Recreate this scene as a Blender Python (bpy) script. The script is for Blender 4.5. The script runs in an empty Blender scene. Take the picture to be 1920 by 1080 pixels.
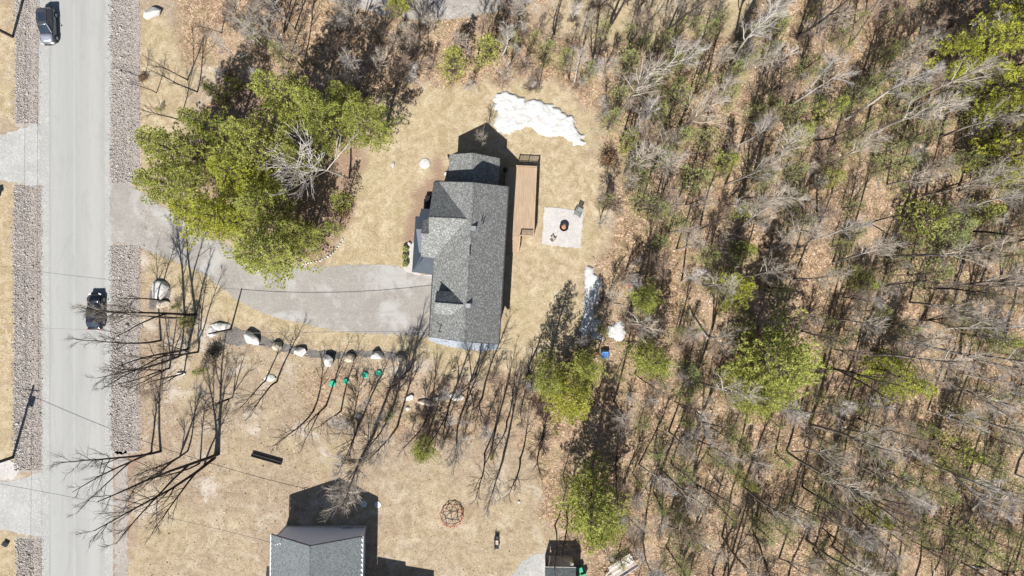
import bpy, bmesh, math, random
import numpy as np
from mathutils import Vector, Matrix, Euler

random.seed(11); rng = np.random.default_rng(11)
sc = bpy.context.scene; COL = sc.collection
# ------------------------------------------------------------------ camera, sky, sun
CAMH = 85.0; S = 15.0
cam = bpy.data.cameras.new('camera'); cam_ob = bpy.data.objects.new('camera', cam); COL.objects.link(cam_ob)
cam_ob.location = (0, 0, CAMH); cam_ob.rotation_euler = (0, 0, 0)
cam.sensor_width = 36; cam.lens = 36*CAMH/128.0; cam.clip_end = 3000; cam.clip_start = 0.5
sc.camera = cam_ob
AZ = math.radians(16.0); SHL = 0.93
sun_dir = Vector((math.sin(AZ)*SHL, math.cos(AZ)*SHL, -1)).normalized()
w = bpy.data.worlds.new('World'); sc.world = w; w.use_nodes = True
nt = w.node_tree; bg = nt.nodes['Background']; sky = nt.nodes.new('ShaderNodeTexSky')
sky.sky_type = 'NISHITA'; sky.sun_disc = False; sky.sun_elevation = math.atan(1/SHL); sky.sun_rotation = math.pi+AZ
sky.air_density = 1.0; sky.dust_density = 0.6; sky.ozone_density = 1.0
nt.links.new(sky.outputs[0], bg.inputs[0]); bg.inputs[1].default_value = 0.05
sl = bpy.data.lights.new('sun', 'SUN'); sl.energy = 5.0; sl.angle = math.radians(0.5); sl.color = (1, .965, .91)
so = bpy.data.objects.new('sun', sl); COL.objects.link(so); so.rotation_euler = sun_dir.to_track_quat('-Z', 'Y').to_euler()
so.location = (0, -60, 80)
sc.view_settings.view_transform = 'Standard'; sc.view_settings.look = 'None'; sc.view_settings.gamma = 1
sc.view_settings.exposure = 0.68; sc.view_settings.use_curve_mapping = False

def U(px, py, h=0.0):
    """photo position of a point that stands h metres above the ground -> world point"""
    f = (CAMH-h)/CAMH
    return Vector(((px-960)/S*f, (540-py)/S*f, h))
G = lambda px, py, z=0.0: Vector(((px-960)/S, (540-py)/S, z))

# ------------------------------------------------------------------ object helpers
def tag(o, label=None, cat=None, group=None, kind=None):
    if label: o['label'] = label
    if cat: o['category'] = cat
    if group: o['group'] = group
    if kind: o['kind'] = kind
    return o
def empty(name, loc=(0, 0, 0), rz=0.0, label=None, cat=None, group=None):
    o = bpy.data.objects.new(name, None); COL.objects.link(o); o.location = loc; o.rotation_euler = (0, 0, rz)
    o.empty_display_size = .2
    return tag(o, label, cat, group)
def link_mesh(name, me, parent=None, mat=None):
    if mat is not None and len(me.materials) == 0: me.materials.append(mat)
    o = bpy.data.objects.new(name, me); COL.objects.link(o)
    if parent is not None:
        o.parent = parent
    return o

class MB:
    """collects shapes for one mesh"""
    def __init__(s): s.v = []; s.f = []; s.uv = {}
    def add(s, vs, fs, uvs=None):
        b = len(s.v); s.v.extend([tuple(p) for p in vs])
        for i, f in enumerate(fs):
            if uvs is not None and uvs[i] is not None: s.uv[len(s.f)] = uvs[i]
            s.f.append(tuple(b+k for k in f))
        return s
    def box(s, c, size, rz=0.0, M=None):
        x, y, z = [k/2 for k in size]
        P = [Vector((a*x, b*y, d*z)) for d in (-1, 1) for a, b in ((-1, -1), (1, -1), (1, 1), (-1, 1))]
        R = M if M is not None else Matrix.Rotation(rz, 3, 'Z')
        P = [R @ p + Vector(c) for p in P]
        return s.add(P, [(3, 2, 1, 0), (4, 5, 6, 7), (0, 1, 5, 4), (1, 2, 6, 5), (2, 3, 7, 6), (3, 0, 4, 7)])
    def beam(s, a, b, wd, ht, up=(0, 0, 1)):
        a = Vector(a); b = Vector(b); d = (b-a); L = d.length; d.normalize()
        sd = d.cross(Vector(up))
        if sd.length < 1e-4: sd = d.cross(Vector((1, 0, 0)))
        sd.normalize(); u = sd.cross(d)
        M = Matrix((sd, d, u)).transposed()
        return s.box((a+b)/2, (wd, L, ht), M=M)
    def prism(s, top, th):
        n = len(top); top = [Vector(p) for p in top]; bot = [p-Vector((0, 0, th)) for p in top]
        fs = [tuple(range(n)), tuple(range(2*n-1, n-1, -1))]+[(i, i+n, (i+1) % n+n, (i+1) % n) for i in range(n)]
        return s.add(top+bot, fs)
    def tube(s, pts, rad, n=6, cap=True):
        pts = [Vector(p) for p in pts]; m = len(pts); vs = []; fs = []
        ref = Vector((.13, .21, .97))
        for i, p in enumerate(pts):
            t = (pts[min(i+1, m-1)]-pts[max(i-1, 0)])
            if t.length < 1e-6: t = Vector((0, 0, 1))
            t.normalize(); a = t.cross(ref)
            if a.length < .05: a = t.cross(Vector((1, 0, 0)))
            a.normalize(); b = t.cross(a)
            r = rad[i] if hasattr(rad, '__len__') else rad
            for k in range(n):
                q = 2*math.pi*k/n; vs.append(p+(a*math.cos(q)+b*math.sin(q))*r)
        for i in range(m-1):
            for k in range(n):
                k2 = (k+1) % n; fs.append((i*n+k, i*n+k2, (i+1)*n+k2, (i+1)*n+k))
        if cap: fs.append(tuple(range(n-1, -1, -1))); fs.append(tuple((m-1)*n+k for k in range(n)))
        return s.add(vs, fs)
    def cyl(s, c, r, h, n=16, r2=None):
        c = Vector(c); r2 = r if r2 is None else r2
        return s.tube([c, c+Vector((0, 0, h))], [r, r2], n)
    def build(s, name, mat, parent=None, smooth=False, bevel=0):
        me = bpy.data.meshes.new(name); me.from_pydata(s.v, [], s.f)
        if s.uv:
            uvl = me.uv_layers.new(name='UVMap')
            for fi, p in enumerate(me.polygons):
                if fi in s.uv:
                    for li, uv in zip(p.loop_indices, s.uv[fi]): uvl.data[li].uv = uv
        if smooth: me.polygons.foreach_set('use_smooth', [True]*len(me.polygons))
        o = link_mesh(name, me, parent, mat)
        if bevel:
            b = o.modifiers.new('bevel', 'BEVEL'); b.width = bevel; b.segments = 2; b.limit_method = 'ANGLE'
        return o

def np_mesh(name, V, F, mat=None, smooth=False):
    """fast mesh from arrays: V (n,3), F (m,k)"""
    me = bpy.data.meshes.new(name); k = F.shape[1]
    me.vertices.add(len(V)); me.vertices.foreach_set('co', np.ascontiguousarray(V, dtype=np.float32).ravel())
    me.loops.add(F.size); me.loops.foreach_set('vertex_index', np.ascontiguousarray(F, dtype=np.int32).ravel())
    me.polygons.add(len(F)); me.polygons.foreach_set('loop_start', np.arange(0, F.size, k, dtype=np.int32))
    me.polygons.foreach_set('loop_total', np.full(len(F), k, dtype=np.int32))
    if smooth: me.polygons.foreach_set('use_smooth', np.ones(len(F), dtype=bool))
    me.update(calc_edges=True)
    if mat is not None: me.materials.append(mat)
    return me

# ------------------------------------------------------------------ materials
class NT:
    def __init__(s, name):
        m = bpy.data.materials.new(name); m.use_nodes = True; s.m = m; s.t = m.node_tree
        s.b = s.t.nodes['Principled BSDF']; s.out = s.t.nodes['Material Output']; s.b.inputs['Roughness'].default_value = .85
        s.b.inputs['Specular IOR Level'].default_value = .3
    def n(s, typ, **kw):
        nd = s.t.nodes.new(typ)
        for k, v in kw.items(): setattr(nd, k, v)
        return nd
    def l(s, a, b): s.t.links.new(a, b)
    def pos(s, scale=(1, 1, 1)):
        g = s.n('ShaderNodeNewGeometry'); return s.vm(g.outputs['Position'], scale)
    def obj(s, scale=(1, 1, 1)):
        g = s.n('ShaderNodeTexCoord'); return s.vm(g.outputs['Object'], scale)
    def uv(s, scale=(1, 1, 1)):
        g = s.n('ShaderNodeTexCoord'); return s.vm(g.outputs['UV'], scale)
    def vm(s, out, scale):
        if scale == (1, 1, 1): return out
        v = s.n('ShaderNodeVectorMath', operation='MULTIPLY'); s.l(out, v.inputs[0]); v.inputs[1].default_value = scale
        return v.outputs[0]
    def noise(s, vec, scale, detail=4, rough=.6, dist=0.0):
        nd = s.n('ShaderNodeTexNoise'); s.l(vec, nd.inputs['Vector']); nd.inputs['Scale'].default_value = scale
        nd.inputs['Detail'].default_value = detail; nd.inputs['Roughness'].default_value = rough; nd.inputs['Distortion'].default_value = dist
        return nd.outputs['Fac']
    def vor(s, vec, scale, out='Color', rnd=1.0):
        nd = s.n('ShaderNodeTexVoronoi'); s.l(vec, nd.inputs['Vector']); nd.inputs['Scale'].default_value = scale
        nd.inputs['Randomness'].default_value = rnd; return nd.outputs[out]
    def ramp(s, fac, stops, interp='LINEAR'):
        r = s.n('ShaderNodeValToRGB'); s.l(fac, r.inputs[0]); cr = r.color_ramp; cr.interpolation = interp
        while len(cr.elements) < len(stops): cr.elements.new(.5)
        for e, (p, c) in zip(cr.elements, stops):
            e.position = p; e.color = (c[0], c[1], c[2], 1) if hasattr(c, '__len__') else (c, c, c, 1)
        return r.outputs[0]
    def mix(s, fac, a, b, mode='MIX'):
        m = s.n('ShaderNodeMix', data_type='RGBA', blend_type=mode)
        for v, i in ((fac, 0), (a, 6), (b, 7)):
            if hasattr(v, 'is_linked'): s.l(v, m.inputs[i])
            elif i == 0: m.inputs[0].default_value = v
            else: m.inputs[i].default_value = (*v, 1)
        return m.outputs[2]
    def math(s, op, a, b=0.0, clamp=False):
        m = s.n('ShaderNodeMath', operation=op, use_clamp=clamp)
        for v, i in ((a, 0), (b, 1)):
            if hasattr(v, 'is_linked'): s.l(v, m.inputs[i])
            else: m.inputs[i].default_value = v
        return m.outputs[0]
    def bump(s, h, strength=.5, dist=.05):
        b = s.n('ShaderNodeBump'); b.inputs['Strength'].default_value = strength; b.inputs['Distance'].default_value = dist
        s.l(h, b.inputs['Height']); s.l(b.outputs[0], s.b.inputs['Normal'])
    def col(s, c):
        if hasattr(c, 'is_linked'): s.l(c, s.b.inputs['Base Color'])
        else: s.b.inputs['Base Color'].default_value = (*c, 1)
        return s

def simple(name, c1, c2, scale=6, rough=.8, metal=0.0, bump=.0, spec=.3, detail=4):
    t = NT(name); p = t.obj(); nz = t.noise(p, scale, detail)
    t.col(t.mix(t.ramp(nz, [(.35, 0.0), (.65, 1.0)]), c1, c2))
    t.b.inputs['Roughness'].default_value = rough; t.b.inputs['Metallic'].default_value = metal
    t.b.inputs['Specular IOR Level'].default_value = spec
    if bump: t.bump(nz, bump)
    return t.m
M = {}
# gravelly asphalt road, worn pale
t = NT('worn_asphalt'); p = t.pos()
sep = t.n('ShaderNodeSeparateXYZ'); t.l(p, sep.inputs[0])
st = t.noise(t.pos((1.6, .05, 1)), 1.0, 5, .65)                       # long streaks along the road
fx = t.math('MULTIPLY', t.math('ADD', sep.outputs[0], 58.2), 1/7.0)
wob = t.math('ADD', fx, t.math('MULTIPLY', t.math('SUBTRACT', t.noise(p, .6, 5, .7), .5), .05))
band = t.ramp(wob, [(0.0, (.33, .335, .33)), (.04, (.37, .375, .37)), (.06, (.31, .315, .31)), (.10, (.40, .405, .40)), (.28, (.375, .385, .385)), (.42, (.35, .36, .36)), (.475, (.37, .375, .37)), (.50, (.435, .44, .435)), (.52, (.355, .36, .36)), (.72, (.375, .38, .38)), (.80, (.42, .42, .41)), (.93, (.41, .415, .40)), (1.0, (.36, .365, .35))])
c = t.mix(t.ramp(st, [(.35, .0), (.7, .5)]), band, (.43, .43, .425))
fine = t.noise(p, 9, 5, .7)
c = t.mix(t.ramp(fine, [(.35, .0), (.62, .4)]), c, (.25, .25, .25))
c = t.mix(t.ramp(t.noise(t.pos((.5, .12, 1)), 1.0, 6, .75, 1.0), [(.52, 0.0), (.62, .35)]), c, (.29, .29, .285))
c = t.mix(t.ramp(t.noise(p, .22, 4), [(.5, 0.0), (.75, .35)]), c, (.33, .335, .34)); c = t.mix(1.0, c, (.90, .89, .865), 'MULTIPLY')
c = t.mix(t.ramp(t.noise(t.pos((2.2, .10, 1)), 1.0, 7, .8), [(.54, 0.0), (.66, .4)]), c, (.25, .25, .24))
t.col(c); t.bump(t.noise(p, 25, 4), .25, .01); M['road'] = t.m
# gravel for drives and shoulders
def gravel(name, base, light, dark, blot=None, sc_=7):
    t = NT(name); p = t.pos()
    c = t.mix(t.ramp(t.noise(p, .35, 5), [(.4, 0.0), (.65, 1.0)]), base, light)
    g = t.vor(p, sc_*1.4); sp = t.n('ShaderNodeSeparateColor'); t.l(g, sp.inputs[0])
    c = t.mix(t.ramp(sp.outputs[0], [(.55, 0.0), (1.0, .55)]), c, dark)
    c = t.mix(t.ramp(sp.outputs[1], [(.7, 0.0), (1.0, .6)]), c, tuple(min(1, k*1.35) for k in light))
    if blot: c = t.mix(t.ramp(t.noise(p, .16, 6, .7, .6), [(.5, 0.0), (.6, .75)]), c, blot)
    c = t.mix(t.ramp(t.noise(t.pos((.3, 2.2, 1)), 1.0, 4), [(.5, 0.0), (.7, .22)]), c, dark)
    t.col(c); t.bump(t.noise(p, sc_*2, 5, .8), .7, .04); t.b.inputs['Roughness'].default_value = .95
    return t.m
M['drive'] = gravel('driveway_gravel', (.27, .25, .228), (.305, .285, .26), (.19, .175, .16), (.40, .395, .38), 9)
M['shoulder'] = gravel('shoulder_gravel', (.33, .33, .315), (.36, .36, .345), (.23, .225, .215))
M['sidedrive'] = gravel('side_drive_gravel', (.33, .33, .32), (.40, .395, .38), (.24, .24, .235))
M['pad'] = gravel('pale_crushed_stone', (.44, .415, .395), (.49, .47, .45), (.30, .28, .27), None, 9)
M['bluestone'] = gravel('blue_grey_stone', (.26, .28, .31), (.42, .45, .50), (.10, .11, .13), None, 6)
M['darkmulch'] = gravel('grey_mulch', (.13, .12, .11), (.19, .175, .165), (.05, .045, .04), None, 6)
M['ditchbed'] = gravel('ditch_soil', (.31, .275, .245), (.36, .32, .29), (.17, .145, .125), None, 8)

# the ground: lawn / leaf litter / mulch by vertex weights
t = NT('ground_cover'); p = t.pos()
at = t.n('ShaderNodeAttribute', attribute_name='zone'); zs = t.n('ShaderNodeSeparateColor'); t.l(at.outputs['Color'], zs.inputs[0])
n1 = t.noise(p, .12, 6, .65); n2 = t.noise(p, 1.1, 6, .75, .4); n3 = t.noise(p, 5.5, 5, .8)
lawn = t.mix(t.ramp(n2, [(.38, 0.0), (.62, 1.0)]), (.33, .25, .155), (.52, .435, .31))
lawn = t.mix(t.ramp(n1, [(.42, 0.0), (.62, .6)]), lawn, (.40, .33, .205))
lawn = t.mix(t.ramp(t.noise(p, .33, 6, .7, .5), [(.54, 0.0), (.7, .45)]), lawn, (.27, .255, .11))
lawn = t.mix(t.ramp(n3, [(.34, .8), (.52, 0.0)]), lawn, (.20, .155, .09))
lawn = t.mix(t.ramp(n3, [(.56, 0.0), (.78, .8)]), lawn, (.56, .48, .33))
# litter: leaf sized cells
v1 = t.n('ShaderNodeTexVoronoi'); t.l(p, v1.inputs['Vector']); v1.inputs['Scale'].default_value = 7.0
vs_ = t.n('ShaderNodeSeparateColor'); t.l(v1.outputs['Color'], vs_.inputs[0])
lit = t.ramp(vs_.outputs[0], [(0.0, (.13, .085, .055)), (.3, (.30, .20, .13)), (.6, (.43, .31, .215)), (.85, (.53, .405, .30)), (1.0, (.58, .47, .38))])
lit = t.mix(t.ramp(n2, [(.38, .8), (.58, 0.0)]), lit, (.12, .08, .055))
lit = t.mix(1.0, lit, (1.0, .97, .90), 'MULTIPLY')
lit = t.mix(t.ramp(n1, [(.45, 0.0), (.62, .5)]), lit, (.40, .31, .225))
lit = t.mix(t.ramp(t.noise(p, .4, 5, .7), [(.5, 0.0), (.68, .6)]), lit, (.19, .18, .08))
dry = t.mix(t.ramp(n2, [(.3, 0.0), (.7, 1.0)]), (.27, .21, .15), (.42, .345, .26))
dry = t.mix(t.ramp(n3, [(.34, .85), (.52, 0.0)]), dry, (.17, .11, .07))
dry = t.mix(t.ramp(n3, [(.58, 0.0), (.8, .7)]), dry, (.56, .44, .33))
dry = t.mix(t.ramp(n1, [(.48, 0.0), (.66, .55)]), dry, (.40, .33, .20))
mul = t.mix(t.ramp(n3, [(.3, 0.0), (.7, 1.0)]), (.18, .115, .08), (.38, .275, .205))
mo = t.noise(p, .55, 7, .78, .8); gr = t.ramp(t.noise(p, .23, 6, .7, .5), [(.53, 0.0), (.66, .75)])
dry = t.mix(t.ramp(mo, [(.36, .65), (.5, 0.0)]), dry, (.22, .155, .105)); dry = t.mix(gr, dry, (.50, .45, .39)); dry = t.mix(t.ramp(mo, [(.56, 0.0), (.68, .6)]), dry, (.47, .385, .25))
lawn = t.mix(t.ramp(mo, [(.38, .5), (.5, 0.0)]), lawn, (.27, .205, .12)); lawn = t.mix(t.ramp(mo, [(.55, 0.0), (.66, .5)]), lawn, (.56, .49, .36))
c = t.mix(zs.outputs[0], dry, lawn); c = t.mix(zs.outputs[1], c, lit); c = t.mix(zs.outputs[2], c, mul)
t.col(c); hh = t.math('ADD', n3, t.math('MULTIPLY', n2, .6)); t.bump(hh, .55, .12); t.b.inputs['Roughness'].default_value = 1
t.b.inputs['Specular IOR Level'].default_value = .05
M['ground'] = t.m

def islands(name, stops, rough=.9, bump=.3, transl=0.0):
    """colour varies from piece to piece"""
    t = NT(name); g = t.n('ShaderNodeNewGeometry')
    oi = t.n('ShaderNodeObjectInfo')
    r = t.math('FRACT', t.math('ADD', g.outputs['Random Per Island'], t.math('MULTIPLY', oi.outputs['Random'], .37)))
    c = t.ramp(r, stops)
    c = t.mix(t.ramp(t.noise(t.pos(), 9, 4), [(.3, .35), (.6, 0.0)]), c, tuple(k*.5 for k in stops[0][1]))
    t.col(c); t.b.inputs['Roughness'].default_value = rough; t.b.inputs['Specular IOR Level'].default_value = .15
    return t.m
M['stones'] = islands('riprap_stone', [(0, (.18, .165, .15)), (.2, (.29, .265, .245)), (.5, (.39, .35, .32)), (.75, (.46, .415, .38)), (.93, (.54, .505, .475)), (1, (.68, .65, .62))])
M['leaves'] = islands('fallen_leaves', [(0, (.18, .10, .06)), (.35, (.34, .225, .135)), (.7, (.48, .355, .235)), (1, (.66, .54, .41))])
def foliage(name, a, b, cc, tipmix=.35):
    t = NT(name); g = t.n('ShaderNodeNewGeometry'); oi = t.n('ShaderNodeObjectInfo')
    c = t.ramp(g.outputs['Random Per Island'], [(0, a), (.55, b), (1, cc)])
    c = t.mix(t.math('MULTIPLY', oi.outputs['Random'], .45), c, tuple(x*k for x, k in zip(b, (.72, .86, .9))))
    c = t.mix(t.ramp(t.noise(t.pos(), .55, 4), [(.4, 0.0), (.65, .45)]), c, tuple(x*k for x, k in zip(a, (.9, 1.0, .8))))
    t.col(c); t.b.inputs['Roughness'].default_value = .6; t.b.inputs['Specular IOR Level'].default_value = .25
    tr = t.n('ShaderNodeBsdfTranslucent'); t.l(c, tr.inputs[0]); mx = t.n('ShaderNodeMixShader'); mx.inputs[0].default_value = .14
    t.l(t.b.outputs[0], mx.inputs[1]); t.l(tr.outputs[0], mx.inputs[2]); t.l(mx.outputs[0], t.out.inputs[0])
    return t.m
M['pine'] = foliage('pine_needles', (.19, .205, .04), (.45, .46, .10), (.72, .71, .25))
M['hemlock'] = foliage('hemlock_needles', (.22, .235, .075), (.42, .44, .16), (.60, .61, .28))
M['yellowpine'] = foliage('yellow_pine_needles', (.25, .255, .035), (.52, .51, .075), (.76, .73, .18))
M['oakleaf'] = foliage('dry_clinging_leaves', (.22, .12, .06), (.34, .20, .11), (.42, .28, .17))
def bark(name, a, b, sc_=4):
    t = NT(name); p = t.obj((1, 1, .25)); oi = t.n('ShaderNodeObjectInfo')
    c = t.mix(t.ramp(t.noise(p, sc_, 5, .7), [(.35, 0.0), (.65, 1.0)]), a, b)
    c = t.mix(t.math('MULTIPLY', oi.outputs['Random'], .5), c, tuple(x*.55 for x in a))
    t.col(c); t.b.inputs['Specular IOR Level'].default_value = .1
    return t.m
M['bark_grey'] = bark('grey_bark', (.17, .15, .13), (.33, .29, .26))
M['bark_dark'] = bark('dark_bark', (.035, .03, .028), (.085, .072, .062))
M['bark_birch'] = bark('birch_bark', (.34, .31, .28), (.58, .55, .51))
M['bark_pine'] = bark('pine_bark', (.08, .06, .05), (.16, .125, .10))
M['twig_grey'] = bark('grey_twigs', (.44, .385, .32), (.62, .55, .47))
M['twig_dark'] = bark('dark_twigs', (.09, .07, .06), (.17, .135, .115))
M['twig_red'] = bark('reddish_twigs', (.32, .235, .18), (.47, .37, .30))
M['twig_birch'] = bark('birch_twigs', (.48, .44, .41), (.66, .62, .58))

# roof shingles: UV in metres
def shingles(name, a, b, c3):
    t = NT(name); uv = t.uv()
    br = t.n('ShaderNodeTexBrick'); t.l(uv, br.inputs['Vector']); br.offset = .5; br.offset_frequency = 2
    br.inputs['Scale'].default_value = 1; br.inputs['Mortar Size'].default_value = .012; br.inputs['Brick Width'].default_value = .15
    br.inputs['Row Height'].default_value = .13; br.inputs['Bias'].default_value = 0
    br.inputs['Color1'].default_value = (0, 0, 0, 1); br.inputs['Color2'].default_value = (1, 1, 1, 1); br.inputs['Mortar'].default_value = (.1, .1, .1, 1)
    c = t.ramp(br.outputs['Color'], [(0, a), (.45, b), (.66, b), (.8, c3), (1, c3)])
    c = t.mix(t.ramp(t.noise(uv, .5, 5), [(.4, 0.0), (.7, .3)]), c, a)
    c = t.mix(br.outputs['Fac'], c, tuple(k*.4 for k in a))
    t.col(c); t.bump(br.outputs['Fac'], -.4, .02); t.b.inputs['Roughness'].default_value = .9
    return t.m
M['shingle'] = shingles('grey_shingles', (.150, .153, .148), (.23, .233, .227), (.37, .375, .365))
M['shingle2'] = shingles('blue_grey_shingles', (.12, .135, .138), (.20, .222, .228), (.235, .255, .26))
t = NT('navy_metal'); uv = t.uv(); t.col(t.mix(t.ramp(t.noise(uv, 1.2, 4), [(.3, 0.0), (.7, 1.0)]), (.035, .048, .066), (.05, .066, .088)))
t.b.inputs['Metallic'].default_value = .0; t.b.inputs['Roughness'].default_value = .6; M['navymetal'] = t.m
def siding(name, a, pitch=.12):
    t = NT(name); p = t.obj(); sp = t.n('ShaderNodeSeparateXYZ'); t.l(p, sp.inputs[0])
    f = t.math('FRACT', t.math('MULTIPLY', sp.outputs[2], 1/pitch))
    c = t.mix(t.ramp(f, [(0, .6), (.12, 0.0)]), a, tuple(k*.6 for k in a)); c = t.mix(t.ramp(t.noise(p, .8, 4), [(.4, 0.0), (.7, .25)]), c, tuple(k*.8 for k in a))
    t.col(c); t.bump(f, .4, .02); t.b.inputs['Roughness'].default_value = .6
    return t.m
M['siding_navy'] = siding('dark_blue_siding', (.09, .11, .14))
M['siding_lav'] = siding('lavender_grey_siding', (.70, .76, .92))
M['siding_tan'] = siding('tan_siding', (.46, .42, .38))
M['trim'] = simple('white_trim', (.62, .62, .63), (.72, .72, .72), 3, .5)
M['darktrim'] = simple('dark_trim', (.03, .03, .033), (.05, .05, .055), 3, .5)
M['concrete'] = simple('concrete', (.42, .40, .37), (.54, .52, .49), 2.5, .9, bump=.2)
M['concrete2'] = simple('grey_lid_concrete', (.50, .52, .50), (.60, .62, .60), 2.5, .9)
M['glass'] = simple('dark_window_glass', (.02, .03, .045), (.03, .04, .06), 1, .08, 0, 0, .8)
M['blueglass'] = simple('blue_window_glass', (.10, .22, .40), (.14, .30, .50), 1, .1, 0, 0, .8)
t = NT('deck_wood'); oi = t.n('ShaderNodeObjectInfo'); p = t.obj((8, .5, 1))
c = t.ramp(t.noise(p, 1.5, 5, .7), [(.3, (.27, .185, .115)), (.5, (.39, .28, .185)), (.7, (.54, .42, .30))])
c = t.mix(t.math('MULTIPLY', oi.outputs['Random'], .6), c, (.36, .285, .215)); t.col(c); M['deck'] = t.m
M['wood'] = simple('weathered_wood', (.36, .29, .23), (.50, .43, .36), 5, .85)
M['darkwood'] = simple('dark_timber', (.03, .026, .024), (.065, .055, .05), 5, .85)
M['pole'] = simple('creosoted_pole', (.05, .042, .038), (.085, .07, .06), 5, .9)
M['wire'] = simple('weathered_cable', (.14, .135, .13), (.2, .19, .18), 5, .7)
M['galv'] = simple('galvanised_metal', (.33, .34, .36), (.46, .47, .49), 4, .45, .7)
M['black'] = simple('matte_black', (.012, .012, .013), (.022, .022, .024), 4, .5)
M['grey_plastic'] = simple('grey_plastic', (.16, .18, .18), (.22, .24, .24), 4, .5)
M['rust'] = simple('copper_ash', (.30, .12, .05), (.55, .30, .18), 7, .8)
M['green_lid'] = simple('green_plastic_lid', (.03, .36, .22), (.05, .45, .29), 4, .5)
M['green_bin'] = simple('green_bin', (.02, .27, .15), (.04, .40, .24), 3, .45)
M['blue_tarp'] = simple('blue_tarp', (.02, .17, .55), (.05, .28, .70), 6, .45)
M['red'] = simple('faded_red', (.45, .09, .06), (.52, .16, .11), 5, .6)
M['orange_bar'] = simple('orange_red_bar', (.55, .17, .10), (.60, .25, .17), 5, .5)
M['rubber'] = simple('tyre_rubber', (.012, .012, .012), (.02, .02, .02), 5, .9)
M['rim'] = simple('alloy_rim', (.45, .46, .48), (.55, .56, .58), 5, .3, .9)
M['lamp'] = simple('headlamp_lens', (.6, .62, .65), (.75, .77, .8), 5, .1, .2)
M['tail'] = simple('tail_lamp_lens', (.35, .01, .01), (.45, .02, .02), 5, .2)
def paint(name, c):
    t = NT(name); t.col(t.mix(t.ramp(t.noise(t.obj(), 3, 3), [(.4, 0.0), (.6, 1.0)]), c, tuple(k*1.2 for k in c)))
    t.b.inputs['Metallic'].default_value = .5; t.b.inputs['Roughness'].default_value = .32; t.b.inputs['Coat Weight'].default_value = 1; t.b.inputs['Coat Roughness'].default_value = .06
    return t.m
M['paint_grey'] = paint('charcoal_car_paint', (.085, .09, .10)); M['paint_black'] = paint('black_car_paint', (.012, .014, .022))
M['paint_sky_sheen'] = paint('hood_sky_sheen_paint', (.34, .36, .41))  # dark hood coloured pale: the sky's reflection is painted into it
# rocks and snow
def rockm(name, a, b, d):
    t = NT(name); p = t.pos(); c = t.mix(t.ramp(t.noise(p, 1.6, 6, .7), [(.35, 0.0), (.62, 1.0)]), a, b)
    c = t.mix(t.ramp(t.noise(p, 5, 5, .8), [(.3, .6), (.48, 0.0)]), c, d); t.col(c); t.bump(t.noise(p, 4, 6, .7), .6, .08); return t.m
M['rock_white'] = rockm('pale_granite', (.42, .405, .38), (.58, .565, .54), (.24, .22, .20))
M['rock_tan'] = rockm('tan_granite', (.42, .355, .27), (.54, .47, .38), (.24, .19, .15))
t = NT('old_snow'); p = t.pos(); c = t.mix(t.ramp(t.noise(p, 1.2, 6, .75, .5), [(.38, .7), (.54, 0.0)]), (.56, .57, .575), (.42, .395, .36))
c = t.mix(t.ramp(t.noise(p, 6, 5, .8), [(.32, .7), (.46, 0.0)]), c, (.36, .31, .26)); t.col(c); t.bump(t.noise(p, 2.5, 6, .7), .6, .2)
t.b.inputs['Subsurface Weight'].default_value = .1; M['snow'] = t.m
# ------------------------------------------------------------------ the ground sheet
def smooth_noise(nx, ny, cell, r):
    gx, gy = int(nx/cell)+3, int(ny/cell)+3
    g = r.random((gy, gx)); x = np.arange(nx)/cell; y = np.arange(ny)/cell
    xi = x.astype(int); yi = y.astype(int); fx = x-xi; fy = y-yi; fx = fx*fx*(3-2*fx); fy = fy*fy*(3-2*fy)
    a = g[np.ix_(yi, xi)]; b = g[np.ix_(yi, xi+1)]; c = g[np.ix_(yi+1, xi)]; d = g[np.ix_(yi+1, xi+1)]
    return (a*(1-fx)+b*fx)*(1-fy)[:, None]+(c*(1-fx)+d*fx)*fy[:, None]-.5
def in_poly(X, Y, poly):
    ins = np.zeros(X.shape, bool); n = len(poly)
    for i in range(n):
        x1, y1 = poly[i]; x2, y2 = poly[(i+1) % n]
        if y1 == y2: continue
        c = ((Y > y1) != (Y > y2)) & (X < (x2-x1)*(Y-y1)/(y2-y1)+x1); ins ^= c
    return ins
STEP = .36
gx = np.arange(-74, 76, STEP); gy = np.arange(-52, 50, STEP)
far = np.array([3, 8, 20, 50, 120, 260.])
gx = np.concatenate([gx[0]-far[::-1], gx, gx[-1]+far]); gy = np.concatenate([gy[0]-far[::-1], gy, gy[-1]+far])
nx, ny = len(gx), len(gy); GX, GY = np.meshgrid(gx, gy)
r2 = np.random.default_rng(5)
wx = smooth_noise(nx, ny, 7, r2)*42+smooth_noise(nx, ny, 2.5, r2)*22+smooth_noise(nx, ny, 1.2, r2)*12
wy = smooth_noise(nx, ny, 7, r2)*42+smooth_noise(nx, ny, 2.5, r2)*22+smooth_noise(nx, ny, 1.2, r2)*12
PX = GX*S+960+wx; PY = 540-GY*S+wy
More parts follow.
